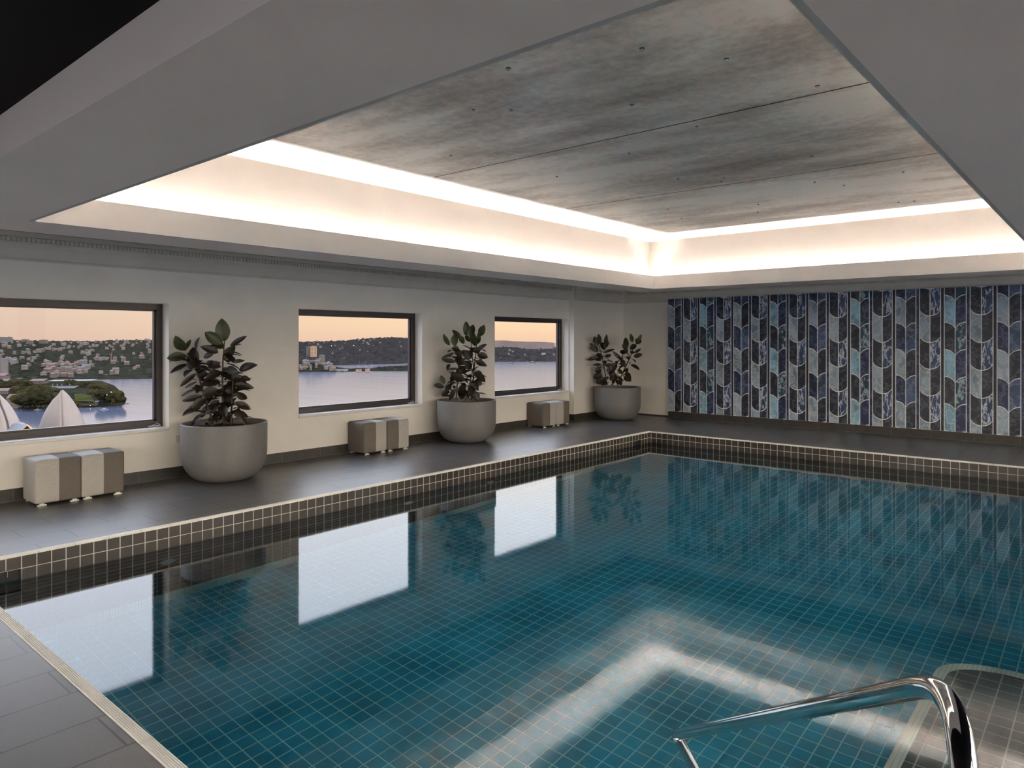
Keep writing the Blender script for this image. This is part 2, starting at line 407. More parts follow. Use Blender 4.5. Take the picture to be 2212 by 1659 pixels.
coping('trim_2', (PX1 + CW, PY0 - CW, z0), (PX1 + CW, PY1, z0), (-1, 0, 0), .242, .05, 'pale ribbed coping along the mural side of the pool')
coping('trim_3', (PX0 - CW, PY0 - CW, z0), (PX0 - CW, PY1, z0), (1, 0, 0), .238, .105, 'pale ribbed coping along the near end of the pool')
coping('trim_4', (PX0, PY0 - CW, z0), (PX1, PY0 - CW, z0), (0, 1, 0), .24, .1, 'pale ribbed coping along the step side of the pool')

# pool shell; window side has two skimmer mouths
def floorz(x): return -1.43 if x < 6.4 else -1.43 + .23 * (min(x, PX1) - 6.4) / (PX1 - 6.4)
SK = [(1.20, 1.517), (9.73, 9.93)]
SZ0, SZ1 = -.192, -.097
b = MB(); yb = PY1 + CW
b.box((PX0 - CW, PY1, -1.6), (PX1 + CW, yb, SZ0)); b.box((PX0 - CW, PY1, SZ1), (PX1 + CW, yb, -.012))
xs = [PX0 - CW] + [v for w in SK for v in w] + [PX1 + CW]
for i in range(0, len(xs), 2): b.box((xs[i], PY1, SZ0), (xs[i + 1], yb, SZ1))
struct(b.build('wall_pool_left', M['tw']), 'tiled pool wall under the window deck')
b = MB(); b.box((PX1, PY0 - CW, -1.6), (PX1 + CW, PY1, -.012)); struct(b.build('wall_pool_back', M['tb']), 'tiled pool wall under the mural deck')
b = MB(); b.box((PX0 - CW, PY0 - CW, -1.6), (PX0, PY1, -.012)); struct(b.build('wall_pool_front', M['tb']), 'tiled pool wall at the near end')
b = MB(); b.box((PX0, PY0 - CW, -1.6), (PX1, PY0, -.012)); struct(b.build('wall_pool_right', M['tw']), 'tiled pool wall at the step side')
b = MB()
for x0, x1 in ((PX0, 6.4), (6.4, PX1)):
    b.prism([(x0, PY0, -1.7), (x1, PY0, -1.7), (x1, PY0, floorz(x1)), (x0, PY0, floorz(x0))], (0, PY1 - PY0, 0))
struct(b.build('floor_pool', M['tf']), 'blue tiled pool floor with pale grout grid')
# pale nosing strip at the foot of the window and mural walls
b = MB()
for x0, x1 in ((PX0, 6.4), (6.4, PX1)):
    b.prism([(x0, PY1 - .012, floorz(x0) - .01), (x1, PY1 - .012, floorz(x1) - .01), (x1, PY1 - .012, floorz(x1) + .15), (x0, PY1 - .012, floorz(x0) + .15)], (0, .012, 0))
b.prism([(PX1 - .012, PY0, -1.21), (PX1 - .012, PY1, -1.21), (PX1 - .012, PY1, -1.13), (PX1 - .012, PY0, -1.13)], (.012, 0, 0))
struct(b.build('trim_5', M['nosing']), 'pale tile strip along the foot of the pool walls under water')
# underwater entry step with a curved end
SX, SY1, SZ = 4.345, .757, -.45
arc = []
cy, hw, bul = (SY1 + .06) / 2, (SY1 - .06) / 2, .285
for k in range(25):
    t = pi / 2 - pi * k / 24; arc.append((SX + bul * cos(t) ** .8 if cos(t) > 0 else SX, cy + hw * sin(t)))
out = [(PX0 + .001, SY1)] + arc + [(PX0 + .001, .06)]
b = MB(); b.prism([(x, y, -1.5) for x, y in out], (0, 0, 1.5 + SZ))
st = b.build('step_platform', M['ts']); tag(st, 'tiled underwater entry step with a rounded end beneath the handrail', 'pool step')
b = MB(); W = .055
ins = [(PX0, SY1 - W)] + [(SX - W * .0 + (x - SX) * .80 - .012, cy + (y - cy) * (hw - W) / hw) for x, y in arc]
oo = [(PX0, SY1)] + arc
for i in range(len(oo) - 1):
    b.prism([(oo[i][0], oo[i][1], SZ), (oo[i + 1][0], oo[i + 1][1], SZ), (ins[i + 1][0], ins[i + 1][1], SZ), (ins[i][0], ins[i][1], SZ)], (0, 0, .006))
tag(b.build('step_nosing', M['nosing'], st), 'pale ribbed edge strip')
# water
WL = -.176
b = MB(); e = .003
b.box((PX0 - e, PY0 - e, -1.55), (PX1 + e, PY1 + e, WL))
tag(b.build('water', M['water']), 'clear still pool water reflecting windows and ceiling', 'water', kind='stuff')

# skimmers: dark boxes let into the wall
for k, (x0, x1) in enumerate(SK):
    t = empty('pool_skimmer', ((x0 + x1) / 2, PY1, SZ0), ['dark skimmer mouth in the rim tiles by the near corner of the pool', 'dark skimmer mouth in the rim tiles by the far pool corner'][k], 'skimmer')
    w = (x1 - x0) / 2; h = SZ1 - SZ0
    m = MB(); m.box((-w, .03, 0), (w, .046, h)); m.box((-w, 0, -.002), (w, .03, .001)); m.build('throat', M['black'], t)
    if k == 0:
        m = MB(); m.box((w - .085, .001, h * .55), (w - .08, .006, h)); m.build('flap', M['seam'], t)
# return inlets
for k, (x, z) in enumerate([(2.516, -.553), (5.057, -.508), (6.357, -.426)]):
    t = empty('pool_inlet', (x, PY1, z), ['round water inlet on the pool wall, nearest the viewer', 'round water inlet on the pool wall below the second window', 'round water inlet on the pool wall, farthest along'][k], 'pool inlet')
    m = MB()
    m.tube([(0, 0, 0), (0, -.010, 0)], .062, 24); m.build('flange', M['white'], t, True)
    m = MB(); m.tube([(0, -.010, 0), (0, -.022, 0)], [.028, .022], 18); m.build('nozzle', M['foot'], t, True)

# windows: bronze frame, pane, white sill board, latch
FY = 7.955
for i, (x0, x1) in enumerate(WIN):
    fw = .062; z0, z1 = WZ0 + .035, WZ1
    m = MB()
    for a, c in (((x0, z0), (x1, z0 + fw)), ((x0, z1 - fw), (x1, z1)), ((x0, z0 + fw), (x0 + fw, z1 - fw)), ((x1 - fw, z0 + fw), (x1, z1 - fw))):
        m.box((a[0], FY, a[1]), (c[0], FY + .09, c[1]))
    q = .018
    for a, c in (((x0 + fw, z0 + fw), (x1 - fw, z0 + fw + q)), ((x0 + fw, z1 - fw - q), (x1 - fw, z1 - fw)), ((x0 + fw, z0 + fw), (x0 + fw + q, z1 - fw)), ((x1 - fw - q, z0 + fw), (x1 - fw, z1 - fw))):
        m.box((a[0], FY + .03, a[1]), (c[0], FY + .07, c[1]))
    wo = struct(m.build('window_%d' % (i + 1), M['bronze']), ['picture window overlooking the pale roof shells and wooded point', 'picture window overlooking the wide bay and hill', 'picture window overlooking the headland and boats'][i])
    m = MB(); m.box((x0 + fw, FY + .045, z0 + fw), (x1 - fw, FY + .053, z1 - fw)); m.build('pane', M['glass'], wo)
    m = MB(); m.prism([(x0, FY + .02, WZ0), (x0, WY - .012, WZ0), (x0, WY - .018, WZ0 + .008), (x0, WY - .018, WZ0 + .028), (x0, WY - .010, WZ0 + .036), (x0, FY + .02, WZ0 + .036)], (x1 - x0, 0, 0)); m.build('sill', M['sill'], wo)
    m = MB(); m.box((x1 - .16, FY - .018, z0 + .006), (x1 - .03, FY, z0 + .022)); m.tube([(x1 - .13, FY - .025, z0 + .02), (x1 - .07, FY - .035, z0 + .045), (x1 - .04, FY - .03, z0 + .012)], .006, 8); m.build('latch', M['chrome'], wo)

# skirting
b = MB(); b.box((RX0, WY - .012, 0), (JX - .012, WY, .118)); b.box((JX - .012, JY - .012, 0), (JX, WY, .118)); b.box((JX, JY - .012, 0), (BX, JY, .118))
struct(b.build('baseboard_left', M['basew']), 'dark tile skirting along the window wall')
b = MB(); b.box((BX - .06, RY0, 0), (BX, 6.64, .122)); b.box((BX - .012, 6.64, 0), (BX, JY - .012, .028))
struct(b.build('baseboard_back', M['baseb']), 'dark tile skirting under the mural')

# cornice with a row of small dentils
PROF = [(0, 2.236), (.014, 2.236), (.020, 2.244), (.020, 2.254), (.013, 2.262), (.013, 2.270), (.020, 2.30), (.036, 2.355), (.058, 2.388), (.058, 2.402), (.066, 2.402), (.066, 2.408), (.060, 2.410), (.060, 2.452), (.085, 2.456), (.085, CEIL), (0, CEIL)]
b = MB()
b.prism([(RX0, WY - d, z) for d, z in PROF], (JX - RX0, 0, 0)); b.prism([(JX, JY - d, z) for d, z in PROF], (BX - JX, 0, 0))
x = RX0
while x < BX: 
    yy = (WY if x < JX else JY) - .060; b.box((x, yy - .018, 2.412), (x + .026, yy, 2.450)); x += .0398
struct(b.build('trim_6', M['corn']), 'cream cornice with small dentils along the window wall')
b = MB(); b.prism([(BX - d, RY0, z) for d, z in PROF], (0, JY - RY0, 0))
y = RY0
while y < JY - .1: b.box((BX - .078, y, 2.412), (BX - .060, y + .026, 2.450)); y += .0398
b.box((BX - .006 - .03, RY0, 2.272), (BX, 6.631, 2.286))
struct(b.build('trim_7', M['corn']), 'cream cornice with small dentils above the mural')

# ceiling: dark main ceiling, hanging bulkhead ring with light trough, raised recess
CX0, CX1, CY0, CY1 = 1.535, 10.03, .60, 5.63                   # recess opening
BZ, LZ, TZ, HZ, BW, D = 2.31, 2.513, 2.33, 3.10, .60, .22      # bulkhead bottom, lip top, trough floor, recess height, ring width, trough width
b = MB()
o0, o1, p0, p1 = CX0 - .63, CX1 + BW, CY0 - BW, CY1 + BW
b.box((RX0, p1, CEIL), (BX, WY, CEIL + .2)); b.box((RX0, RY0, CEIL), (BX, p0, CEIL + .2))
b.box((RX0, p0, CEIL), (o0, p1, CEIL + .2)); b.box((o1, p0, CEIL), (BX, p1, CEIL + .2))
struct(b.build('ceiling', M['darkceil']), 'dark main ceiling round the raised pool recess')
def ring(m, x0, x1, y0, y1, X0, X1, Y0, Y1, z0, z1, mi=0):    # rectangular ring between inner and outer rectangles
    m.box((X0, Y0, z0), (X1, y0, z1), mi); m.box((X0, y1, z0), (X1, Y1, z1), mi)
    m.box((X0, y0, z0), (x0, y1, z1), mi); m.box((x1, y0, z0), (X1, y1, z1), mi)
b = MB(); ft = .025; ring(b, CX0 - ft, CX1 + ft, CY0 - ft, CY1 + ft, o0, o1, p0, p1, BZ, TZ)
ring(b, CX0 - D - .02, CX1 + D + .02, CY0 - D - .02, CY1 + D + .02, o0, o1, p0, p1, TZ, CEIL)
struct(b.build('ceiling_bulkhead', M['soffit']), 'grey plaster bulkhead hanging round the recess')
b = MB(); ring(b, CX0, CX1, CY0, CY1, CX0 - .025, CX1 + .025, CY0 - .025, CY1 + .025, BZ, LZ)
b.box((5.828, CY1 - .0008, BZ + .012), (5.834, CY1 + .001, LZ - .012))
struct(b.build('trim_8', M['fascia']), 'pale fascia lip hiding the recess lighting')
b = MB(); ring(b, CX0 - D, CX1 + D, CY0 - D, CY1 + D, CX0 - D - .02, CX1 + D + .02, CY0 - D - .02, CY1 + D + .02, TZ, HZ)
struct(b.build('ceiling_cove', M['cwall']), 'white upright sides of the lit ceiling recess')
b = MB()
for x in (4.747, 7.018): b.box((x - .004, CY1 + D - .002, TZ), (x + .004, CY1 + D + .001, HZ))
struct(b.build('trim_9', M['seam']), 'thin upright joints in the recess side')
b = MB(); b.box((CX0 - D - .02, CY0 - D - .02, HZ), (CX1 + D + .02, CY1 + D + .02, HZ + .12))
struct(b.build('ceiling_recess', M['cove']), 'white ceiling of the lit recess')
b = MB(); PZ = 3.082
QX0, QX1, QY0, QY1 = 2.1, 9.45, 1.15, 5.06
cuts = [QX0, 4.73, 6.90, QX1]
for a, c in zip(cuts, cuts[1:]): b.box((a + .007, QY0, PZ), (c - .007, QY1, HZ))
struct(b.build('ceiling_panel', M['panel']), 'mottled grey plaster panels in the middle of the recess')
b = MB()
for x in cuts[1:3]: b.box((x - .0065, QY0, PZ - .0015), (x + .0065, QY1, PZ + .004))
struct(b.build('trim_10', M['black']), 'dark joints between the ceiling panels')
# LED tape in the trough
b0, zl, tl = .15, 2.355, math.radians(0)
hw_ = .016; ca, sa = hw_ * sin(tl), hw_ * cos(tl)
for nm, a, c, n in (('window side', (CX0, CY1 + b0), (CX1, CY1 + b0), (0, -1)), ('mural side', (CX1 + b0, CY0), (CX1 + b0, CY1), (-1, 0)),
                    ('near side', (CX0 - b0, CY0), (CX0 - b0, CY1), (1, 0)), ('step side', (CX0, CY0 - b0), (CX1, CY0 - b0), (0, 1))):
    q = lambda p, d, z: (p[0] - n[0] * d, p[1] - n[1] * d, z)
    t = MB(); L_ = (c[0] - a[0], c[1] - a[1], 0)
    # housing: a wedge whose slanted face carries the tape
    t.prism([q(a, -ca, zl - sa), q(a, ca, zl + sa), q(a, .05, zl + sa), q(a, .05, TZ), q(a, -ca, TZ)], L_)
    ro = t.build('light_strip', M['white']); tag(ro, 'lit strip lamp hidden in the ceiling trough on the %s' % nm, 'strip light')
    t = MB(); e_ = .002
    p0_, p1_ = q(a, -ca - e_, zl - sa + e_), q(a, ca - e_, zl + sa + e_)
    t.prism([p0_, p1_, q(a, ca - e_ * .2, zl + sa + e_ * .3), q(a, -ca - e_ * .2, zl - sa + e_ * .3)], L_)
    t.build('lit_tape', M['led'], ro)
# small ceiling fittings
DOTS = [(1387, 104, 1), (1569, 127, 1), (1766, 185, 1), (1098, 147, 1), (1365, 226, 1), (1104, 237, 0), (1023, 237, 0), (974, 335, 0), (1505, 273, 0), (1359, 331, 0), (1203, 381, 0), (1754, 337, 0), (1465, 386, 0),
        (1564, 383, 0), (1558, 392, 0), (1760, 393, 0), (1823, 400, 0), (1951, 371, 0), (1426, 432, 0), (1443, 451, 0), (1473, 472, 0), (1638, 441, 0), (1637, 458, 0), (1941, 436, 0), (1975, 434, 0), (1610, 482, 0)]
m = MB(); m.lathe((0, 0, 0), [(.030, 0), (.032, -.004), (.026, -.010), (.020, -.012)], 20); flange = m.mesh('flange', M['dot'], True)
m = MB(); m.lathe((0, 0, 0), [(.016, -.010), (.014, -.026), (.006, -.032)], 14); nub = m.mesh('nozzle', M['chrome'], True)
for k, (px, py, big) in enumerate(DOTS):
    p = onz(px, py, PZ)
    t = empty('ceiling_fitting', (p.x, p.y, PZ), 'small round metal fitting on the mottled grey ceiling panel', 'ceiling fitting', 'small round fittings scattered over the ceiling panel')
    s = .5 if big else .42
    o = bpy.data.objects.new('flange', flange); COL.objects.link(o); o.parent = t; o.scale = (s, s, s)
    o = bpy.data.objects.new('nozzle', nub); COL.objects.link(o); o.parent = t; o.scale = (s, s, s)
# small service plate on the wall beside the first pot
m = MB(); m.box((3.459, WY - .008, .383), (3.53, WY, .459)); pl = m.build('wall_plate', M['white']); tag(pl, 'small cream service plate low on the wall beside the left pot', 'wall plate')

# ------------------------------------------------------------------ mural
FX = 12.36                                                     # tile face
mu = MB(); mu.box((FX + .004, RY0 + .02, .122), (BX - .001, 6.644, 2.286))
mural = mu.build('wall_mural', M['mu_grout']); tag(mural, 'blue and grey marbled mural with white scallops and loops on the end wall', 'mural')
tm = MB(); GH = .0066; ZB, ZT = .124, 2.284
RA = .151; DROP = RA - math.sqrt(RA * RA - .141 ** 2)
def clampz(z): return max(ZB, min(ZT, z))
def cell(ya, yb, top, bot, mi):                                # polygon between two curves given as functions of y
    n = 8; ys = [ya + (yb - ya) * k / n for k in range(n + 1)]
    up = [clampz(top(y) - GH) for y in ys]; dn = [clampz(bot(y) + GH) for y in ys]
    if max(u - d for u, d in zip(up, dn)) < .004: return
    up = [max(u, d + .0003) for u, d in zip(up, dn)]
    pts = [(FX, y, z) for y, z in zip(ys, dn)] + [(FX, y, z) for y, z in zip(reversed(ys), reversed(up))]
    tm.prism(pts, (.004, 0, 0), mi)
pitch = .3306; hwid = .141
for c in range(30):
    y0 = 6.644 - c * pitch; ym = y0 - hwid; y1 = y0 - 2 * hwid
    if y1 < RY0 + .05: break
    tm.prism([(FX, y1 - GH, ZB), (FX, y1 - (pitch - 2 * hwid) + GH, ZB), (FX, y1 - (pitch - 2 * hwid) + GH, ZT), (FX, y1 - GH, ZT)], (.004, 0, 0), 7 if c % 2 else 0)
    for r in range(-1, 6):
        if c % 2 == 0:                                          # scallop column: arches fall from the outer edge to the centre line
            def top(y, r=r): u = min(abs(y - y0), abs(y - y1)); return .443 + DROP + .408 * r - (RA - math.sqrt(max(0, RA * RA - min(u, hwid) ** 2)))
            alt = (c // 2) % 2; even = r % 2 == 0
            L = (3 if alt else 2) if even else (0 if not alt else 1); Rr = (1 if not alt else 0) if even else (5 if not alt else 6)
        else:                                                   # loop column: half rounds hanging down
            def top(y, r=r): u = abs(y - ym); return .236 + .4077 * (r + 1) + (RA - math.sqrt(max(0, RA * RA - min(u, hwid) ** 2)))
            even = r % 2 == 1
            L = 2 if even else 1; Rr = 1 if even else 4
        bot = lambda y, t=top, st=.408: t(y) - st
        cell(y0 - GH, ym + GH, top, bot, L); cell(ym - GH, y1 + GH, top, bot, Rr)
        if c % 2 == 1 and Rr == 4:                              # streaked tile with a dark foot: inner darker half round
            pass
tiles = tm.build('mural_tiles', M['mu'], mural)

# ------------------------------------------------------------------ ottomans
def rounded(bm_size, r, seg=3):
    bm = bmesh.new(); bmesh.ops.create_cube(bm, size=1)
    for v in bm.verts: v.co = Vector((v.co.x * bm_size[0], v.co.y * bm_size[1], (v.co.z + .5) * bm_size[2]))
    bmesh.ops.bevel(bm, geom=list(bm.edges), offset=r, segments=seg, profile=.5, affect='EDGES'); return bm
OW, OD, OH, OF = .384, .36, .396, .020
def half(sign):
    bm = rounded((OW - .006, OD, OH), .022, 4)
    bmesh.ops.subdivide_edges(bm, edges=[e for e in bm.edges if e.calc_length() > .2], cuts=5, use_grid_fill=True)
    geom = list(bm.verts) + list(bm.edges) + list(bm.faces)
    bmesh.ops.bisect_plane(bm, geom=geom, plane_co=(0, 0, 0), plane_no=(1, 0, 0), clear_outer=sign < 0, clear_inner=sign > 0)
    be = [e for e in bm.edges if e.is_boundary]
    bmesh.ops.contextual_create(bm, geom=be)
    for v in bm.verts:                                         # slight swell of the stuffing
        x, y, z = v.co; tz = z / OH
        f = (1 - (2 * y / OD) ** 2) * sin(pi * tz) if abs(y) < OD / 2 else 0
        if abs(x) > OW / 2 - .02: v.co.x += math.copysign(.006 * max(f, 0), x)
        fx = (1 - (2 * x / OW) ** 2) * sin(pi * tz)
        if abs(y) > OD / 2 - .02: v.co.y += math.copysign(.006 * max(fx, 0), y)
        if tz > .96: v.co.z += .008 * max(0, (1 - (2 * x / OW) ** 2) * (1 - (2 * y / OD) ** 2))
        v.co.z += OF
    me = bpy.data.meshes.new('upholstery'); bm.to_mesh(me); bm.free()
    me.polygons.foreach_set('use_smooth', [True] * len(me.polygons)); me.set_sharp_from_angle(angle=math.radians(50)); return me
hm = {s: half(s) for s in (-1, 1)}
m = MB(); m.box((-.036, -.010, 0), (.036, .010, .011)); m.box((-.020, -.006, .011), (.020, .006, OF + .004)); footm = m.mesh('foot', M['foot'])
def ottoman(x, y, order, label):
    t = empty('ottoman', (x, y, 0), label, 'ottoman', None)
    for s, dark in ((-1, order[0] == 'd'), (1, order[1] == 'd')):
        me = hm[s].copy(); me.materials.clear(); me.materials.append(M['fabd' if dark else 'fabl'])
        o = bpy.data.objects.new('dark_panel' if dark else 'light_panel', me); COL.objects.link(o); o.parent = t
        tag(o, 'taupe upholstered half' if dark else 'light grey upholstered half')
    for sx in (-1, 1):
        for sy in (-1, 1):
            o = bpy.data.objects.new('foot', footm); COL.objects.link(o); o.parent = t; o.location = (sx * (OW / 2 - .06), sy * (OD / 2 - .02), 0)
OTT = [(2.020, 7.37, 'ld', 'striped ottoman under the left window, the one farther left, light half first'), (2.395, 7.37, 'ld', 'striped ottoman under the left window, the one next to the left potted plant'),
       (5.705, 7.43, 'dl', 'striped ottoman under the middle window, left one of the pair, dark side facing'), (6.092, 7.43, 'dl', 'striped ottoman under the middle window, right one nearer the middle pot'),
       (9.455, 7.43, 'dl', 'striped ottoman under the right window, left one of the pair, dark outer half'), (9.842, 7.43, 'ld', 'striped ottoman under the right window, right one, dark half on its right')]
for x, y, o, l in OTT: ottoman(x + OW / 2, y + OD / 2, o, l)

# ------------------------------------------------------------------ potted rubber plants
PR, PH = .435, .612
def pot_profile():
    pr = [(.20, 0.0)]
    for k in range(1, 13):
        a = pi / 2 * k / 12; pr.append((.20 + (PR - .20) * sin(a), .30 * (1 - cos(a))))
    pr += [(PR + .002, .42), (PR + .002, PH - .006), (PR - .004, PH), (PR - .018, PH), (PR - .022, PH - .006), (PR - .022, PH - .07), (.0005, PH - .07)]
    return pr
m = MB(); m.lathe((0, 0, 0), pot_profile(), 72); potm = m.mesh('pot', M['pot'], True)
m = MB()
rows = [[Vector((r * cos(2 * pi * j / 40), r * sin(2 * pi * j / 40), PH - .066 + .012 * noise.noise((r * 9 * cos(j), r * 9 * sin(j), 1.3)) + .03 * (1 - r / PR))) for j in range(40)] for r in (PR - .023, PR * .75, PR * .5, PR * .25, .004)]
m.grid(rows, 0, True); soilm = m.mesh('soil', M['soil'], True)

def leaf(mb, base, tip, width, up, mi, curve=.10):
    base = Vector(base); tip = Vector(tip); d = tip - base; L = d.length
    if L < .01: return
    d.normalize(); s = d.cross(up)
    if s.length < .05: s = d.cross(Vector((1, .3, .2)))
    s.normalize(); n = s.cross(d).normalized()
    N = 9; rows = []
    for i in range(N + 1):
        t = i / N; w = width * .5 * (sin(pi * min(1, t ** .92)) ** .72) * (1 if t < .97 else .6)
        if i in (0, N): w = .0006
        c = base + d * (L * t) + n * (-curve * L * (2 * t - 1) ** 2 + curve * L * .6)
        rows.append([c - s * w + n * (w * .28), c - s * w * .5 + n * (w * .1), c, c + s * w * .5 + n * (w * .1), c + s * w + n * (w * .28)])
    k0 = len(mb.v); mb.grid(rows, mi)
PLANTS = []
def plant(ci, centre, Z, scale, org, stems, leaves, fill, label, seed):
    """leaves listed as measured on the photograph: (base, tip, width) in crop pixels, set at real depth round the stem"""
    rr = random.Random(seed); cx, cy = centre
    t = empty('potted_rubber_plant', (cx, cy, 0), label, 'potted plant')
    for nm, me in (('pot', potm), ('soil', soilm)):
        o = bpy.data.objects.new(nm, me); COL.objects.link(o); o.parent = t
    off = Vector((cx, cy, 0))
    def P3(p, dz): return at(org[0] + p[0] / scale, org[1] + p[1] / scale, Z + dz) - off
    pxm = scale * FPX / Z                                       # crop px per metre
    smp = []
    for k, stp in enumerate(stems):
        pts = [P3(p, dz) for p, dz in stp]
        fine = []
        for a, c in zip(pts, pts[1:]):
            for q in range(6): fine.append(a.lerp(c, q / 6))
        fine.append(pts[-1]); smp.append(fine)
        mb = MB(); n = len(fine); mb.tube(fine, [.013 * (1 - .6 * i / n) for i in range(n)], 8); mb.build('stem', M['stem'], t, True)
    mbs = {0: MB(), 1: MB()}
    ymax = 7.76 - cy if ci != 2 else 7.64 - cy
    def lim(p):
        p = Vector(p); p.y = min(p.y, ymax); return p
    view = -FW
    for e in leaves:
        (bx, by), (tx, ty), w = e[:3]; gi = 1 if len(e) > 3 and e[3] else 0
        bd = rr.uniform(-.10, .05); td = bd + rr.uniform(-.16, .10)
        a = P3((bx, by), bd); c = P3((tx, ty), td)
        up = (view + Vector((rr.uniform(-.35, .35), rr.uniform(-.35, .35), rr.uniform(.1, .5)))).normalized()
        leaf(mbs[gi], lim(a), lim(c), w / pxm * 1.06, up, 0, rr.uniform(.02, .10))
    for k in range(fill):
        st = smp[rr.randrange(len(smp))]; i = int(len(st) * rr.uniform(.05, .88)); a = st[min(i, len(st) - 1)]
        az = rr.uniform(0, 2 * pi); el = rr.uniform(-.35, .6); L = rr.uniform(.13, .23)
        d = Vector((cos(az) * cos(el), sin(az) * cos(el), sin(el)))
        a2 = a + d * .03; c = a2 + d * L - Vector((0, 0, rr.uniform(0, .05)))
        c.z = max(c.z, PH - .04)
        if math.hypot(a2.x, a2.y) > PR - .04 and a2.z < PH: continue
        leaf(mbs[0], lim(a2), lim(c), L * rr.uniform(.36, .48), Vector((rr.uniform(-.3, .3), rr.uniform(-.3, .3), 1)).normalized(), 0, rr.uniform(.03, .14))
    mbs[0].build('dark_leaves', M['leaf'], t, True)
    if mbs[1].v: tag(mbs[1].build('green_leaves', M['leafg'], t, True), 'brighter green young leaves')

L1 = [((1785, 400), (1765, 212), 105, 1), ((1770, 415), (1630, 322), 85, 1), ((1780, 450), (1690, 400), 75, 1), ((1830, 435), (1967, 352), 42), ((1480, 472), (1395, 352), 88, 1), ((1490, 512), (1303, 530), 76, 1), ((1482, 462), (1510, 380), 34, 1),
      ((1558, 470), (1590, 362), 36), ((1562, 605), (1535, 440), 90), ((1490, 577), (1340, 650), 46), ((1552, 605), (1490, 560), 60), ((1742, 482), (1595, 438), 62), ((1790, 545), (1872, 433), 82), ((1900, 625), (2048, 582), 66), ((1850, 562), (1950, 548), 30),
      ((1562, 650), (1432, 757), 40), ((1572, 715), (1470, 772), 26), ((1920, 680), (1995, 702), 42), ((1860, 740), (2025, 767), 58), ((1602, 770), (1440, 832), 36), ((1880, 800), (1968, 857), 58), ((1622, 830), (1450, 872), 46), ((1870, 880), (1998, 938), 56),
      ((1640, 850), (1528, 930), 66), ((1602, 920), (1450, 988), 62), ((1690, 790), (1638, 905), 62), ((1850, 950), (1977, 1002), 62), ((1650, 960), (1518, 1068), 46), ((1880, 960), (1967, 1058), 46), ((1800, 960), (1850, 1050), 60), ((1700, 980), (1690, 1070), 60),
      ((1640, 590), (1575, 690), 85), ((1760, 600), (1640, 560), 60), ((1760, 640), (1640, 690), 70), ((1800, 620), (1900, 640), 70), ((1790, 680), (1960, 690), 55), ((1760, 720), (1600, 740), 75), ((1690, 700), (1740, 640), 70), ((1800, 780), (1900, 820), 80),
      ((1740, 780), (1610, 820), 80), ((1780, 860), (1870, 900), 80), ((1740, 860), (1690, 960), 80), ((1760, 900), (1800, 1000), 70), ((1700, 900), (1590, 1000), 60), ((1800, 560), (1830, 480), 70), ((1750, 560), (1660, 610), 60), ((1700, 500), (1620, 520), 55)]
plant(0, (3.775, 7.335), 7.66, 3.687, (0, 630), [[((1785, 1060), 0), ((1770, 800), 0), ((1775, 560), -.03), ((1788, 400), -.04)], [((1700, 1060), -.02), ((1620, 800), -.05), ((1560, 610), -.05), ((1488, 490), -.05)], [((1840, 1060), .02), ((1850, 800), .02), ((1860, 640), .03)]],
      L1, 105, 'tallest rubber plant in a grey round pot, standing between the left and middle windows', 11)
L2 = [((1800, 425), (1800, 282), 62, 1), ((1762, 462), (1665, 363), 46, 1), ((1642, 515), (1582, 403), 46, 1), ((1690, 522), (1690, 403), 66, 1), ((1830, 445), (1870, 312), 62, 1), ((1930, 425), (1976, 318), 66, 1), ((1882, 522), (1880, 398), 66, 1), ((1912, 502), (1922, 385), 46, 1),
      ((1905, 602), (2010, 628), 66), ((1900, 562), (1998, 503), 42), ((1672, 592), (1560, 642), 30), ((1702, 672), (1566, 648), 42), ((1642, 690), (1618, 748), 36), ((1890, 662), (2000, 712), 52), ((1722, 737), (1613, 748), 26), ((1882, 762), (1984, 867), 66),
      ((1650, 792), (1792, 852), 84), ((1840, 850), (1912, 942), 86), ((1592, 882), (1558, 798), 50, 1), ((1592, 912), (1493, 890), 46), ((1652, 882), (1600, 962), 52), ((1702, 922), (1638, 1042), 42), ((1872, 952), (1922, 1032), 62), ((1762, 882), (1760, 1032), 82),
      ((1850, 640), (1760, 560), 70), ((1800, 560), (1850, 640), 80), ((1740, 560), (1660, 540), 60), ((1720, 640), (1780, 700), 70), ((1860, 560), (1940, 560), 60), ((1800, 720), (1700, 780), 70), ((1850, 740), (1780, 660), 70), ((1700, 800), (1650, 860), 60), ((1780, 500), (1740, 420), 50, 1),
      ((1850, 480), (1790, 420), 50, 1), ((1900, 830), (1940, 900), 60), ((1640, 950), (1560, 990), 50), ((1700, 560), (1760, 620), 60), ((1860, 900), (1830, 1000), 70)]
plant(1, (7.515, 7.345), 10.48, 4.424, (600, 630), [[((1795, 1040), 0), ((1835, 880), 0), ((1870, 720), 0), ((1840, 425), -.03)], [((1705, 1040), -.02), ((1715, 880), -.03), ((1735, 720), -.03), ((1695, 500), -.04)], [((1850, 1040), .03), ((1880, 700), .04), ((1905, 480), .03)]],
      L2, 80, 'rubber plant in a grey round pot, standing between the middle and right windows', 12)
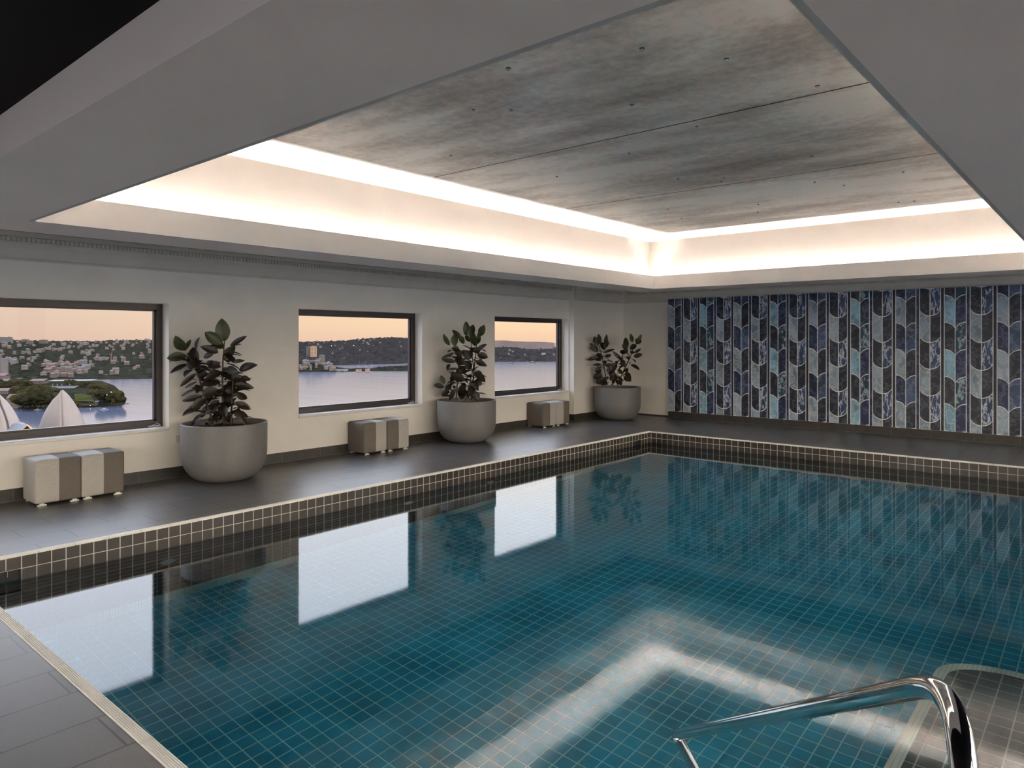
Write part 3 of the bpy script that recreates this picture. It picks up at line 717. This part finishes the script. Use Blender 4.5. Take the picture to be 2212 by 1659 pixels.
L3 = [((442, 722), (410, 618), 62, 1), ((462, 702), (450, 592), 52, 1), ((520, 702), (540, 594), 36), ((520, 742), (547, 657), 52, 1), ((452, 772), (326, 688), 42, 1), ((452, 782), (358, 733), 36), ((502, 792), (627, 751), 30), ((442, 842), (336, 863), 36), ((520, 832), (592, 813), 36),
      ((482, 912), (388, 916), 26), ((482, 972), (413, 981), 72), ((492, 1022), (398, 1052), 72), ((532, 1062), (428, 1112), 82), ((520, 762), (480, 678), 52), ((592, 962), (642, 898), 72), ((602, 982), (560, 898), 62), ((702, 872), (600, 773), 36), ((742, 762), (740, 628), 56, 1),
      ((812, 682), (790, 588), 42, 1), ((852, 702), (892, 638), 62, 1), ((862, 682), (907, 595), 36, 1), ((832, 792), (902, 746), 30), ((822, 832), (917, 807), 46), ((792, 912), (887, 972), 42), ((722, 1042), (797, 1092), 72), ((742, 992), (792, 1082), 52), ((692, 862), (732, 932), 52),
      ((652, 962), (702, 1012), 42), ((760, 800), (700, 700), 50), ((790, 760), (850, 700), 55), ((500, 850), (430, 800), 50), ((480, 860), (420, 870), 45), ((740, 800), (680, 770), 45), ((560, 1000), (640, 960), 70), ((620, 1040), (560, 980), 70), ((640, 1080), (700, 1130), 70), ((540, 1090), (480, 1130), 60), ((600, 1100), (640, 1020), 60)]
plant(2, (11.47, 7.225), 13.41, 4.88, (1200, 600), [[((545, 1130), 0), ((515, 960), 0), ((500, 870), 0), ((450, 690), 0)], [((650, 1130), 0), ((735, 950), -.02), ((790, 830), -.02), ((830, 700), -.02)], [((600, 1130), .02), ((610, 960), .02), ((700, 830), 0), ((740, 740), 0)]],
      L3, 60, 'rubber plant with two leafy arms in a grey pot in the far corner', 13)

# ------------------------------------------------------------------ handrail
ENDP = Vector((2.322, 1.212, .077)); BEND = Vector((1.345, .243, .925))
t = empty('pool_handrail', (1.17, .165, SZ), 'polished steel handrail sloping down into the water at the lower right', 'handrail')
off = Vector((1.17, .165, SZ)); RTB = .0188
top = []
post = Vector((1.17, .165, 0))
d1 = (ENDP - BEND).normalized()
A = BEND + d1 * .04; B = Vector((post.x, post.y, .79))
K = BEND - d1 * .10; K.z = .985
for k in range(15):
    u = k / 14; q = (1 - u) ** 3 * A + 3 * (1 - u) ** 2 * u * (A - d1 * .13) + 3 * (1 - u) * u * u * (B + Vector((0, 0, .15))) + u ** 3 * B; top.append(q)
pts = [ENDP.lerp(A, k / 10) for k in range(10)] + top + [Vector((post.x, post.y, z)) for z in (.6, .3, 0, SZ + .01)]
mb = MB(); mb.tube([p - off for p in pts], RTB, 28); mb.build('rail', M['chrome'], t, True)
# mitred joint ring and lower leg turning back under the rail
mb = MB(); mb.tube([ENDP - d1 * -.012 - off, ENDP - d1 * .004 - off], [RTB * .96, RTB * 1.02], 28); mb.build('end_cap', M['chrome'], t, True)
leg0 = ENDP - d1 * .018 - Vector((0, 0, .012)); leg1 = at(1592, 1830, 2.62)
leg1 = leg0 + (leg1 - leg0) * ((leg0.z - (SZ + .012)) / (leg0.z - leg1.z)) if leg0.z - leg1.z > .01 else leg1
mb = MB(); mb.tube([leg0.lerp(leg1, k / 6) - off for k in range(7)], RTB, 24); tag(mb.build('lower_leg', M['chrome'], t, True), 'blue reflecting lower leg')
mb = MB(); mb.lathe((0, 0, .006), [(.045, 0), (.045, .006), (.030, .012)], 28); mb.build('base_plate', M['chrome'], t, True)

# ------------------------------------------------------------------ outside: harbour far below
SEA = -108.0
b = MB(); n = 64
b.poly([(24000 * cos(2 * pi * k / n), 24000 * sin(2 * pi * k / n), SEA) for k in range(n)])
tag(b.build('harbour_water', M['sea']), 'wide blue and lilac harbour water seen through the windows', 'water', kind='stuff')

def interp(pts, x):
    if x <= pts[0][0]: return pts[0][1]
    for (x0, y0), (x1, y1) in zip(pts, pts[1:]):
        if x <= x1: return y0 + (y1 - y0) * (x - x0) / (x1 - x0)
    return pts[-1][1]
def bear(px):                                                   # horizontal direction of a column of the photograph
    r = FW + RT * ((px - CXP) / FPX); return r
LAND = {}
def land(name, label, mat, pxr, step, shore, crest, dcrest, rows, bump, drop=None, lump=14.0):
    """terrain from a shoreline (row on the sea) up to a crest at its own distance; both given per bearing"""
    m = MB(); R_ = []
    pxs = []
    x = pxr[0]
    while x <= pxr[1]: pxs.append(x); x += step
    def P(px, tt):
        ys = interp(shore, px); D0 = (EYE - SEA) * FPX / (ys - HYP); D1 = max(interp(dcrest, px), D0 + 120)
        zc = EYE - D1 * (interp(crest, px) - HYP) / FPX
        D = D0 + (D1 - D0) * tt; z = SEA + (zc - SEA) * (1 - (1 - tt) ** 1.45)
        p = bear(px) * D; return Vector((p.x, p.y, z))
    for i in range(rows + 1):
        tt = i / rows; row = []
        for px in pxs:
            p = P(px, tt)
            a = noise.fractal((p.x / (lump * 2.2), p.y / (lump * 2.2), 3.1), 1.0, 2.0, 3)
            v = noise.voronoi((p.x / lump, p.y / lump, .5))[0][0]
            p.z += bump * min(1, tt * 10) * (a * .7 + (.55 - v) * 1.1)
            row.append(p)
        R_.append(row)
    R_.append([Vector((p.x * 1.03, p.y * 1.03, SEA - 2)) for p in R_[-1]])
    R_.insert(0, [Vector((p.x, p.y, SEA - 3)) for p in R_[0]])
    m.grid(R_); o = m.build(name, mat, None, True); struct(o, label); LAND[name] = P; return o
land('hillside_suburb', 'wooded suburb hillside across the water, behind the left window', M['hill'], (-420, 560), 2,
     [(-420, 824), (110, 822), (216, 820), (330, 818), (560, 812)], [(-420, 728), (0, 733), (45, 736), (100, 738), (150, 737), (205, 738), (250, 736), (332, 735), (560, 737)],
     [(-420, 3600), (330, 4300), (560, 4600)], 60, 9)
land('hillside_bay', 'wooded ridge across the bay, behind the middle window', M['hill2'], (540, 1010), 2,
     [(540, 792), (700, 790), (890, 785), (1010, 783)], [(540, 739), (650, 739), (700, 738), (750, 736), (780, 733), (800, 731), (850, 729.5), (890, 732), (950, 736), (1010, 745)],
     [(540, 5200), (1010, 5600)], 44, 12)
land('spit_bay', 'low tree covered spit in front of the bay, behind the middle window', M['hill'], (540, 1000), 1.5,
     [(540, 806), (650, 804), (720, 803.5), (800, 802), (890, 801), (1000, 800)], [(540, 781), (650, 783), (690, 785), (715, 790), (745, 796), (800, 796), (830, 792), (890, 789), (940, 792), (1000, 797)],
     [(540, 2640), (1000, 2640)], 16, 5, lump=12)
land('ridge_headland', 'dark wooded point behind the right window', M['hill2'], (985, 1400), 1.5,
     [(985, 782), (1071, 781.5), (1210, 781), (1400, 781)], [(985, 752), (1071, 750.5), (1090, 749), (1110, 750), (1128, 753), (1150, 754.5), (1185, 754), (1205, 753), (1300, 755), (1400, 762)],
     [(985, 4500), (1400, 4300)], 26, 9)
# flat topped sandstone headland far out
m = MB(); rows = []
top = [(960, 737.5), (1071, 735.6), (1090, 735.3), (1110, 737), (1140, 738), (1160, 738), (1196, 740), (1197.2, 742)]
bpx = []
x = 960
while x < 1196.5: bpx.append(x); x += 4
bpx += [1196, 1197.2]
def hd(px, y, D): return EYEP + ray(px, y) * D
rows.append([hd(p, interp(top, p), 10600) for p in bpx]); rows.append([hd(p, interp(top, p) + .25 * noise.noise((p * .3, 0, 0)), 9200) for p in bpx])
rows.append([hd(p, 747, 9130) for p in bpx]); rows.append([Vector((v.x, v.y, SEA - 2)) for v in [hd(p, 752, 9050) for p in bpx]])
m.grid(rows); m.poly([rows[0][-1], rows[1][-1], rows[2][-1], rows[3][-1], Vector((rows[0][-1].x, rows[0][-1].y, SEA))])
m.poly([hd(1195, 747.5, 9000), hd(1204, 751, 8900), Vector((*hd(1204, 753, 8900).xy, SEA)), Vector((*hd(1195, 753, 9000).xy, SEA))])
struct(m.build('headland', M['cliff']), 'flat topped sandstone headland on the horizon in the right window')

# near wooded point: ground and lawn
m = MB(); sh = [(-220, 912), (-60, 896), (31, 883.5), (104, 882), (169, 881), (220, 879), (262, 876), (271, 870)]
bk = [(-220, 838), (0, 836), (120, 836), (217, 835), (250, 842), (271, 866)]
rows = []
for tt in (0, .12, .4, .7, 1):
    row = []
    for k in range(60):
        px = -220 + 491 * k / 59
        D0 = (EYE - SEA) * FPX / (interp(sh, px) - HYP); D1 = (EYE - SEA) * FPX / (interp(bk, px) - HYP)
        p = bear(px) * (D0 + (D1 - D0) * tt); row.append(Vector((p.x, p.y, SEA + (0 if tt == 0 else 3 + 11 * sin(pi * min(tt, .6)) * min(1, (271 - px) / 60 + .15)))))
    rows.append(row)
rows.insert(0, [Vector((p.x, p.y, SEA - 3)) for p in rows[0]])
m.grid(rows); struct(m.build('point_ground', M['hill'], None, True), 'low wooded point in the harbour, left window')
def gz(px, y, z): return onz(px, y, z)
m = MB(); m.poly([gz(163, 866, -97), gz(205, 868, -98), gz(196, 857, -93.5), (gz(176, 853, -92)), gz(160, 853, -91.6)])
m.prism([gz(163, 866, -99), gz(205, 868, -100), gz(196, 857, -95.5), gz(176, 853, -94), gz(160, 853, -93.6)], (0, 0, 2.2))
tag(m.build('lawn', M['lawn']), 'sloping green lawn on the wooded point', 'lawn', kind='stuff')

# trees of the point: a few crowns, then copies
def crown(seed, r, h, squash):
    bm = bmesh.new(); bmesh.ops.create_icosphere(bm, subdivisions=3, radius=1)
    for v in bm.verts:
        n1 = noise.noise(v.co * 1.6 + Vector((seed * 7.1, 0, 0))); n2 = noise.noise(v.co * 4.5 + Vector((0, seed * 3.3, 0)))
        v.co *= 1 + .34 * n1 + .22 * n2
        v.co = Vector((v.co.x * r, v.co.y * r, v.co.z * r * squash + h))
    me = bpy.data.meshes.new('crown'); bm.to_mesh(me); bm.free(); return me
def tree_proto(seed, r, h, sq, mat):
    me = crown(seed, r, h, sq); bm = bmesh.new(); bm.from_mesh(me)
    nf = len(bm.faces); bmesh.ops.create_cone(bm, segments=7, radius1=.5, radius2=.3, depth=h, cap_ends=True, matrix=Matrix.Translation((0, 0, h / 2)))
    bm.faces.ensure_lookup_table()
    for f in bm.faces[nf:]: f.material_index = 1
    bm.to_mesh(me); bm.free(); me.materials.append(mat); me.materials.append(M['trunk']); return me
TM = [tree_proto(1, 7, 9, .8, M['tree']), tree_proto(2, 8, 8, .7, M['tree']), tree_proto(3, 6, 10, 1.1, M['tree2']), tree_proto(4, 9, 9, .75, M['tree2'])]
TL = ['rounded dark tree on the wooded harbour point, left window', 'rounded olive tree on the wooded harbour point, left window']
tr = random.Random(5)
def tree(px, py_base, D, top_y, k):
    p = at(px, py_base, D); p.z = max(SEA, p.z)
    hpx = max(3, py_base - top_y); H = hpx * D / FPX; base_h = [15, 14, 17, 15.5][k]; s = H / base_h
    o = bpy.data.objects.new('tree', TM[k]); COL.objects.link(o); o.location = p; o.scale = (s * 1.05, s * 1.05, s); o.rotation_euler = (0, 0, tr.uniform(0, 6.28))
    tag(o, TL[0 if k < 2 else 1], 'tree', 'dark trees on the harbour point' if k < 2 else 'olive trees on the harbour point')
for (px0, px1, n, yb, yt) in [(34, 104, 16, 880, 846), (30, 110, 14, 866, 832), (60, 125, 8, 872, 848), (175, 225, 12, 848, 824), (220, 262, 12, 868, 842), (200, 250, 9, 858, 838), (140, 175, 8, 842, 823), (-40, 60, 12, 850, 820), (240, 268, 7, 872, 854), (100, 150, 7, 838, 822), (120, 180, 9, 880, 866)]:
    for i in range(n):
        px = px0 + (px1 - px0) * (i + tr.random()) / n; q = tr.random()
        ybb = yb - q * 8 + (2 if px > 150 else 0); D = (EYE - (SEA + 5)) * FPX / (ybb - HYP)
        tree(px, ybb, D, yt + tr.uniform(-3, 9), tr.choice([0, 1, 1, 2, 3] if px < 110 else [0, 1, 2, 2, 3]))

# buildings
def building(name, px0, px1, y0, y1, D, wall, label, floors=4, bays=4, roof=None, depth=None, cat='building', group=None):
    p = at((px0 + px1) / 2, y1, D); w = (px1 - px0) * D / FPX / 2; h = (y1 - y0) * D / FPX; dp = depth or w
    rz = math.atan2(RT.y, RT.x) + .25
    t = empty(name, p, label, cat, group, rz)
    m = MB(); hb = h * (.72 if roof else 1); m.box((-w, -dp, -4), (w, dp, hb)); m.build('wall', wall, t)
    for f in range(floors):
        zf = hb * (f + .35) / floors
        m = MB()
        for q in range(bays):
            x0 = -w + 2 * w * (q + .25) / bays; x1 = -w + 2 * w * (q + .75) / bays
            m.box((x0, -dp - .15, zf), (x1, -dp, zf + hb * .42 / floors))
        m.build('window_row', M['win'], t)
    m = MB()
    if roof:
        e = .6
        m.prism([(-w - e, -dp - e, hb), (-w - e, dp + e, hb), (-w - e + (w * .25), 0, h)], (2 * w + 2 * e - w * .0, 0, 0)); m.build('roof', roof, t)
    else:
        m.box((-w * .5, -dp * .5, hb), (w * .4, dp * .5, hb + h * .06)); m.build('roof_plant', M['roofg'], t)
    return t
building('apartment_block', 207, 231, 772, 791, 2560, M['pale'], 'pale apartment block beside the orange crane, left window', 4, 4)
building('apartment_block', 233, 258, 781, 795, 2500, M['sand'], 'tawny low block right of the pale apartment block', 3, 5)
building('apartment_tower', -18, 10, 774, 806, 1750, M['pale'], 'tall cream apartment tower cut by the left edge of the view', 8, 4)
building('apartment_tower', -12, 17, 729, 748, 3500, M['roofg'], 'grey block on the skyline at the far left', 6, 4)
building('apartment_tower', 16, 25, 728, 739, 3600, M['pale'], 'narrow cream block on the skyline, leftmost cream one', 4, 2)
building('apartment_tower', 49, 60, 733, 741, 3700, M['sand'], 'squat sunlit block on the skyline', 3, 3)
building('apartment_tower', 61, 70, 736, 747, 3500, M['brick'], 'brick block on the skyline right of the sunlit one', 4, 3)
building('apartment_tower', 88, 101, 734, 743, 3600, M['brick'], 'wide brick block on the skyline', 4, 4)
building('harbour_house', 20, 42, 851, 878, 1130, M['pale'], 'white house with red roof at the water edge, lower left', 3, 3, M['roofr'])
building('harbour_house', 0, 30, 838, 858, 1290, M['brick'], 'brick house above the white waterside house', 3, 4, M['roofr'])
building('harbour_house', -14, 14, 806, 824, 1650, M['brick'], 'brick house with red roof below the cream tower', 3, 4, M['roofr'])
building('harbour_house', 6, 26, 818, 834, 1500, M['brick'], 'red brick terrace house left of the olive trees', 2, 3, M['roofr'])
building('harbour_house', 70, 98, 818, 832, 1560, M['brick'], 'long brick house behind the trees of the point', 2, 5, M['roofr'])
man = building('stone_mansion', 103, 159, 834, 851, 1410, M['sand'], 'long stone mansion with chimneys among the trees', 2, 8, M['roofg'], 9)
for cx in (-14, -6, 2, 16): 
    m = MB(); m.box((cx - .7, -.7, 8), (cx + .7, .7, 20)); m.build('chimney', M['pale'], man)
building('pavilion', 169, 208, 866, 878, 1165, M['sand'], 'low brown waterside pavilion below the lawn', 1, 10, M['roofg'], 6)
building('wharf_shed', 112, 195, 820, 826, 1830, M['boat'], 'long white wharf shed behind the point', 1, 12, M['boat'], 7)
building('apartment_tower', 671, 684, 748, 769, 3150, M['peach'], 'tower with orange light painted into its walls, middle window', 7, 2, depth=9)
building('apartment_tower', 662, 673, 749, 768, 3170, M['roofg'], 'grey tower joined to the orange lit tower', 7, 2, depth=9)
building('apartment_block', 690, 702, 767, 787, 2900, M['sand'], 'stepped tawny block right of the orange lit tower', 6, 3)
building('apartment_block', 682, 692, 775, 787, 2900, M['roofg'], 'grey low block left of the stepped tawny block', 4, 2)
# crane
p = at(240, 792, 2550); t = empty('tower_crane', p, 'orange tower crane above the pale apartment block', 'crane')
m = MB()
for sx in (-1, 1):
    for sy in (-1, 1): m.tube([(sx, sy, 0), (sx, sy, 42)], .4, 5)
for k in range(14): m.tube([(-1, -1, k * 3), (1, 1, k * 3 + 3)], .25, 5); m.tube([(1, -1, k * 3), (-1, 1, k * 3 + 3)], .25, 5)
m.build('mast', M['orange'], t)
m = MB(); m.tube([(0, 0, 42), (10, 3, 74)], .7, 6); m.tube([(0, 0, 42), (-7, -2, 46)], 1.2, 6); m.build('jib', M['orange'], t)
m = MB(); m.box((-2, -2, 40), (2, 2, 44)); m.build('cab', M['pale'], t)
p = at(208, 874, 1190); t = empty('flagpole', p, 'tall pale flagpole beside the waterside pavilion', 'flagpole')
m = MB(); m.tube([(0, 0, -2), (0, 0, 27)], [.55, .25], 8); m.build('pole', M['pale'], t); m = MB(); m.tube([(-3, 0, 19), (3, 0, 19)], .25, 6); m.build('yard', M['pale'], t)

# small far houses: individual copies of four models
def house_mesh(w, d, h, wall, roof, hip):
    m = MB(); m.box((-w, -d, -4), (w, d, h), 0); e = .5
    if hip:
        a = [(-w - e, -d - e, h), (w + e, -d - e, h), (w + e, d + e, h), (-w - e, d + e, h)]; q = [(-w * .4, 0, h + w * .55), (w * .4, 0, h + w * .55)]
        m.poly([a[0], a[1], q[1], q[0]], 1); m.poly([a[2], a[3], q[0], q[1]], 1); m.poly([a[1], a[2], q[1]], 1); m.poly([a[3], a[0], q[0]], 1)
    else: m.prism([(-w - e, -d - e, h), (-w - e, d + e, h), (-w - e, 0, h + d * .7)], (2 * w + 2 * e, 0, 0), 1)
    for q in (-.55, 0, .55): m.box((w * q - 1, -d - .1, h * .35), (w * q + 1, -d, h * .7), 2)
    return m.mesh('house', [wall, roof, M['win']])
HM = [(house_mesh(7, 5, 6, M['pale'], M['roofr'], True), 'small cream house with red roof on the wooded hillside'), (house_mesh(9, 6, 9, M['pale'], M['roofg'], False), 'small cream house with grey roof on the wooded hillside'),
      (house_mesh(8, 6, 7, M['brick'], M['roofr'], False), 'small brick house with red roof on the wooded hillside'), (house_mesh(6, 6, 13, M['sand'], M['roofg'], True), 'narrow tawny house on the wooded hillside')]
hr = random.Random(21)
def scatter(land_name, n, pxr, tr_, where, sc=1.0, w=(4, 3, 4, 2)):
    P = LAND[land_name]
    for i in range(n):
        px = hr.uniform(*pxr); tt = hr.uniform(*tr_) ; k = hr.choices(range(4), w)[0]
        p = P(px, tt); p.z += 4.0
        o = bpy.data.objects.new('house', HM[k][0]); COL.objects.link(o); o.location = p; s = sc * hr.uniform(.75, 1.35); o.scale = (s, s, s)
        o.rotation_euler = (0, 0, math.atan2(RT.y, RT.x) + hr.uniform(-.7, .7))
        tag(o, HM[k][1] + ', ' + where, 'house', HM[k][1].split(' on')[0] + 's, ' + where)
scatter('hillside_suburb', 170, (-60, 335), (.04, .93), 'left window', .72)
scatter('hillside_suburb', 42, (90, 190), (.02, .20), 'left window', .85, (6, 2, 5, 1))
scatter('hillside_bay', 34, (650, 890), (.25, .95), 'middle window', .6)
scatter('spit_bay', 46, (640, 722), (.1, .98), 'middle window', .72, (5, 5, 3, 2))
scatter('ridge_headland', 7, (1075, 1205), (.3, .9), 'right window', .6, (4, 4, 0, 0))
# waterside buildings of the spit, boats, lamps
building('boathouse', 724, 751, 797, 802, 2460, M['boat'], 'long white boathouse on the shore, middle window', 1, 8, M['roofg'], 6)
building('boathouse', 769, 781, 798, 803, 2440, M['peach'], 'small lit boathouse on the shore, left of two', 1, 4, None, 4)
building('boathouse', 789, 799, 797, 803, 2440, M['peach'], 'small lit boathouse on the shore, right of two', 1, 4, None, 4)
building('waterside_house', 1170, 1178, 762, 767, 3900, M['boat'], 'white house among dark trees on the point, right window', 2, 3, M['roofg'])
def boat(px, y, L, label, masts=0, dark=False, mh=0, rz=.1):
    p = onz(px, y, SEA); t = empty('sailing_ship' if masts > 1 else 'boat', p, label, 'boat', None, math.atan2(RT.y, RT.x) + rz)
    m = MB(); hl = L / 2; w = L * .14; h = L * .10
    pl = [(-hl, -w * .7), (hl * .5, -w), (hl, 0), (hl * .5, w), (-hl, w * .7)]
    rows = [[Vector((x * .92, y * .7, -.5)) for x, y in pl], [Vector((x, y, h)) for x, y in pl]]
    m.grid(rows, 0, True); m.poly([r for r in rows[1]]); m.build('hull', M['boatd' if dark else 'boat'], t)
    if masts:
        for k in range(masts):
            x = (k - (masts - 1) / 2) * L * .28; m = MB(); m.tube([(x, 0, h), (x, 0, mh)], .35, 6)
            if masts > 1:
                for z in (.45, .65, .82): m.tube([(x, -L * .10, mh * z), (x, L * .10, mh * z)], .18, 5)
            m.build('mast', M['pale'], t)
    m = MB(); m.box((-hl * .5, -w * .5, h), (hl * .25, w * .5, h * 2)); m.build('cabin', M['boat'], t)
boat(1103, 784.6, 24, 'dark ferry on the water, right window', 0, True)
boat(1151, 783.6, 30, 'three masted sailing ship off the dark wooded point', 3, True, 34)
boat(1077.5, 782.4, 9, 'small white boat at the left edge of the right window')
boat(1138, 782.4, 9, 'small white boat left of the three masted ship', 1, False, 12)
boat(1167, 782.8, 10, 'small dark boat right of the three masted ship', 0, True)
boat(226, 885, 12, 'small white boat off the tip of the wooded point')
boat(276, 872, 7, 'tiny boat on the water right of the wooded point')
boat(82, 886, 11, 'moored boat at the foot of the dark trees, left window', 1, False, 13)
for k, (px, y) in enumerate([(790, 792), (803, 791), (776, 793)]): boat(px, y - .6, 15, ['moored yacht in the bay behind the spit, middle one', 'moored yacht in the bay behind the spit, rightmost', 'moored yacht in the bay behind the spit, leftmost'][k], 1, False, 24)
m = MB(); m.lathe((0, 0, 0), [(.2, -1.1), (1.0, -.5), (1.1, .2), (.5, 1.0)], 10); lampm = m.mesh('shore_lamp', M['lamp'], True)
for k, (px, y, D) in enumerate([(84, 876, 1160), (67, 857, 1180), (240, 847, 1180), (231, 853, 1170), (280, 802, 2300), (298, 802, 2300), (716, 747, 4000), (764, 746, 4200), (196, 762, 3100), (251, 769, 2900), (195, 876, 1150)]):
    o = bpy.data.objects.new('shore_lamp', lampm); COL.objects.link(o); o.location = at(px, y, D); o.scale = (D / 2000,) * 3
    tag(o, 'tiny warm lamp shining among the trees across the harbour', 'lamp', 'tiny lamps across the harbour')

# pale roof shells below the left window
def shell(name, tipz, ridge, left, right, D, label, dback):
    """two curved halves meeting on a ridge; outline in measured pixels, edges set back behind the ridge"""
    t = empty(name, at(ridge[-1][0], ridge[-1][1], D), label, 'roof shell'); off = t.location.copy()
    ys = [p[1] for p in ridge]; n = 22
    for side, edge, nm in ((-1, left, 'left_half'), (1, right, 'right_half')):
        rows = []
        for i in range(n + 1):
            u = (i / n) ** 1.5; y = ys[0] + (ys[-1] - ys[0]) * u
            rx = interp([(p[1], p[0]) for p in ridge], y); ex = interp([(p[1], p[0]) for p in edge], y)
            row = []
            for k in range(9):
                v = k / 8; px = rx + (ex - rx) * v
                bul = dback * abs(ex - rx) * D / FPX * (v ** 1.7)
                row.append(at(px, y, D + bul + (1 - u) * 10) - off)
            rows.append(row)
        m = MB(); m.grid(rows); o = m.build(nm, M['sail'], t, True)
        so = o.modifiers.new('thick', 'SOLIDIFY'); so.thickness = 1.2; so.offset = -1 if side > 0 else 1
    m = MB(); m.tube([at(interp([(p[1], p[0]) for p in ridge], ys[0] + (ys[-1] - ys[0]) * (i / 20)), ys[0] + (ys[-1] - ys[0]) * (i / 20), D - .3 + (1 - i / 20) * 10) - off for i in range(21)], .85, 8)
    m.build('ridge', M['sailrib'], t, True); return t
sh1 = shell('roof_shell', 0, [(134.5, 843), (135, 900), (136, 926), (136.5, 990)], [(134.5, 843), (128, 853), (117, 863), (104, 881), (94, 900), (88, 917), (84, 930), (78, 990)], [(134.5, 843), (146, 853), (158, 868), (168, 884), (176, 900), (182, 917), (185, 926), (192, 990)], 700, 'pale pointed roof shell standing alone against the water, left window', .55)
m = MB(); m.lathe((0, 0, 0), [(2, -1.5), (2.2, 0), (1.4, 1.3), (.3, 1.6)], 16); o = m.build('finial', M['boat'], sh1, True); o.location = at(136, 929, 697) - sh1.location
sh2 = shell('roof_shell', 0, [(-6, 846), (0, 872), (8, 890), (14, 908), (18, 925), (24, 990)], [(-6, 846), (-30, 862), (-60, 900), (-80, 940), (-95, 990)], [(-6, 846), (4, 856), (18, 869), (31, 887), (40, 903), (45, 914), (44, 925), (40, 990)], 660, 'pale roof shell partly cut by the left edge of the view', .5)
# low slate vault with a yellow lit gable, the light put into its colour
t = empty('vaulted_roof', at(40, 960, 630), 'low slate vault roof with a yellow lit gable edge beside the cut roof shell', 'roof'); off = t.location.copy()
front = [(40, 938), (48, 928), (59, 918.5), (66, 924), (73, 934), (78, 946)]; back = [(-20, 980), (5, 945), (26, 916), (45, 911), (60, 917), (70, 935)]
fd = [at(px, y, 618) - off for px, y in front]; bd = [at(px, y, 655) - off for px, y in back]
m = MB(); m.grid([bd, [a.lerp(c, .5) + Vector((0, 0, .8)) for a, c in zip(bd, fd)], fd]); o = m.build('vault', M['vault'], t, True); so = o.modifiers.new('thick', 'SOLIDIFY'); so.thickness = .8
m = MB(); m.tube([at(px, y, 617) - off for px, y in front], .75, 8); m.build('gable_edge', M['yellowlit'], t, True)
m = MB(); m.poly([at(px, y, 620) - off for px, y in front + [(78, 965), (40, 965)]]); o = m.build('gable_infill', M['sailrib'], t); so = o.modifiers.new('thick', 'SOLIDIFY'); so.thickness = .6
m = MB(); m.box((-70, -30, SEA - 1), (80, 60, -101)); c = at(60, 960, 690); o = m.build('podium', M['sand'], None); o.location = (c.x, c.y, 0); tag(o, 'broad tawny podium under the pale roof shells', 'podium')

# ------------------------------------------------------------------ sky
w = bpy.data.worlds.new('dusk sky'); S.world = w; w.use_nodes = True; nt = w.node_tree; nt.nodes.clear(); g = G(nt)
tc = g.n('ShaderNodeTexCoord'); sp = g.n('ShaderNodeSeparateXYZ'); g.l(tc.outputs['Generated'], sp.inputs[0])
el = g.math('ARCSINE', sp.outputs[2]); e01 = g.math('DIVIDE', g.math('MAXIMUM', el, 0.0), pi / 2)
def deg(d): return d / 90
warm = g.ramp(e01, [(0, (.92, .60, .42)), (deg(1), (1, .68, .43)), (deg(3.2), (1, .74, .43)), (deg(7), (.95, .80, .68)), (deg(14), (.85, .86, .93)), (deg(40), (.72, .80, 1))])
cool = g.ramp(e01, [(0, (.60, .42, .37)), (deg(1), (.57, .42, .39)), (deg(3.2), (.57, .44, .41)), (deg(7), (.75, .68, .70)), (deg(14), (.78, .82, .95)), (deg(40), (.66, .75, 1))])
dx = g.n('ShaderNodeVectorMath', operation='DOT_PRODUCT'); g.l(tc.outputs['Generated'], dx.inputs[0]); dx.inputs[1].default_value = (.995, .1, 0)
f = g.math('MULTIPLY_ADD', dx.outputs['Value'], 1.25, -.10)
mr = g.n('ShaderNodeClamp'); g.l(f, mr.inputs[0])
col = g.mix(mr.outputs[0], cool, warm)
stg = g.ramp(e01, [(0, (.058, .058, .058)), (deg(3.5), (.060, .060, .060)), (deg(7), (.12, .12, .12)), (deg(12), (.18, .18, .18)), (deg(22), (.255, .255, .255)), (deg(50), (.33, .33, .33))])
# bright afterglow on the side of the sky behind the viewer
glow = g.ramp(e01, [(0, (1, .82, .66)), (deg(8), (1, .87, .75)), (deg(25), (.92, .90, .90)), (deg(50), (.72, .80, 1))])
gst = g.ramp(e01, [(0, (.23, .23, .23)), (deg(4), (.38, .38, .38)), (deg(15), (.44, .44, .44)), (deg(50), (.33, .33, .33))])
db = g.n('ShaderNodeVectorMath', operation='DOT_PRODUCT'); g.l(tc.outputs['Generated'], db.inputs[0]); db.inputs[1].default_value = (-.5, -.866, 0)
bf = g.n('ShaderNodeClamp'); g.l(g.math('MULTIPLY_ADD', db.outputs['Value'], 1.6, .1), bf.inputs[0])
col = g.mix(bf.outputs[0], col, glow); stg = g.mix(bf.outputs[0], stg, gst)
bg = g.n('ShaderNodeBackground'); g.l(col, bg.inputs[0]); g.l(g.math('MULTIPLY', stg, 9.0), bg.inputs[1])
o = g.n('ShaderNodeOutputWorld'); g.l(bg.outputs[0], o.inputs[0])

# ------------------------------------------------------------------ view
S.view_settings.view_transform = 'Standard'; S.view_settings.look = 'None'; S.view_settings.gamma = 1; S.view_settings.use_curve_mapping = False
S.view_settings.exposure = 1.1
cy = S.cycles
cy.max_bounces = 10; cy.diffuse_bounces = 5; cy.glossy_bounces = 4; cy.transmission_bounces = 8; cy.transparent_max_bounces = 12; cy.volume_bounces = 0
cy.use_denoising = True; cy.adaptive_threshold = .02; cy.sample_clamp_indirect = 80
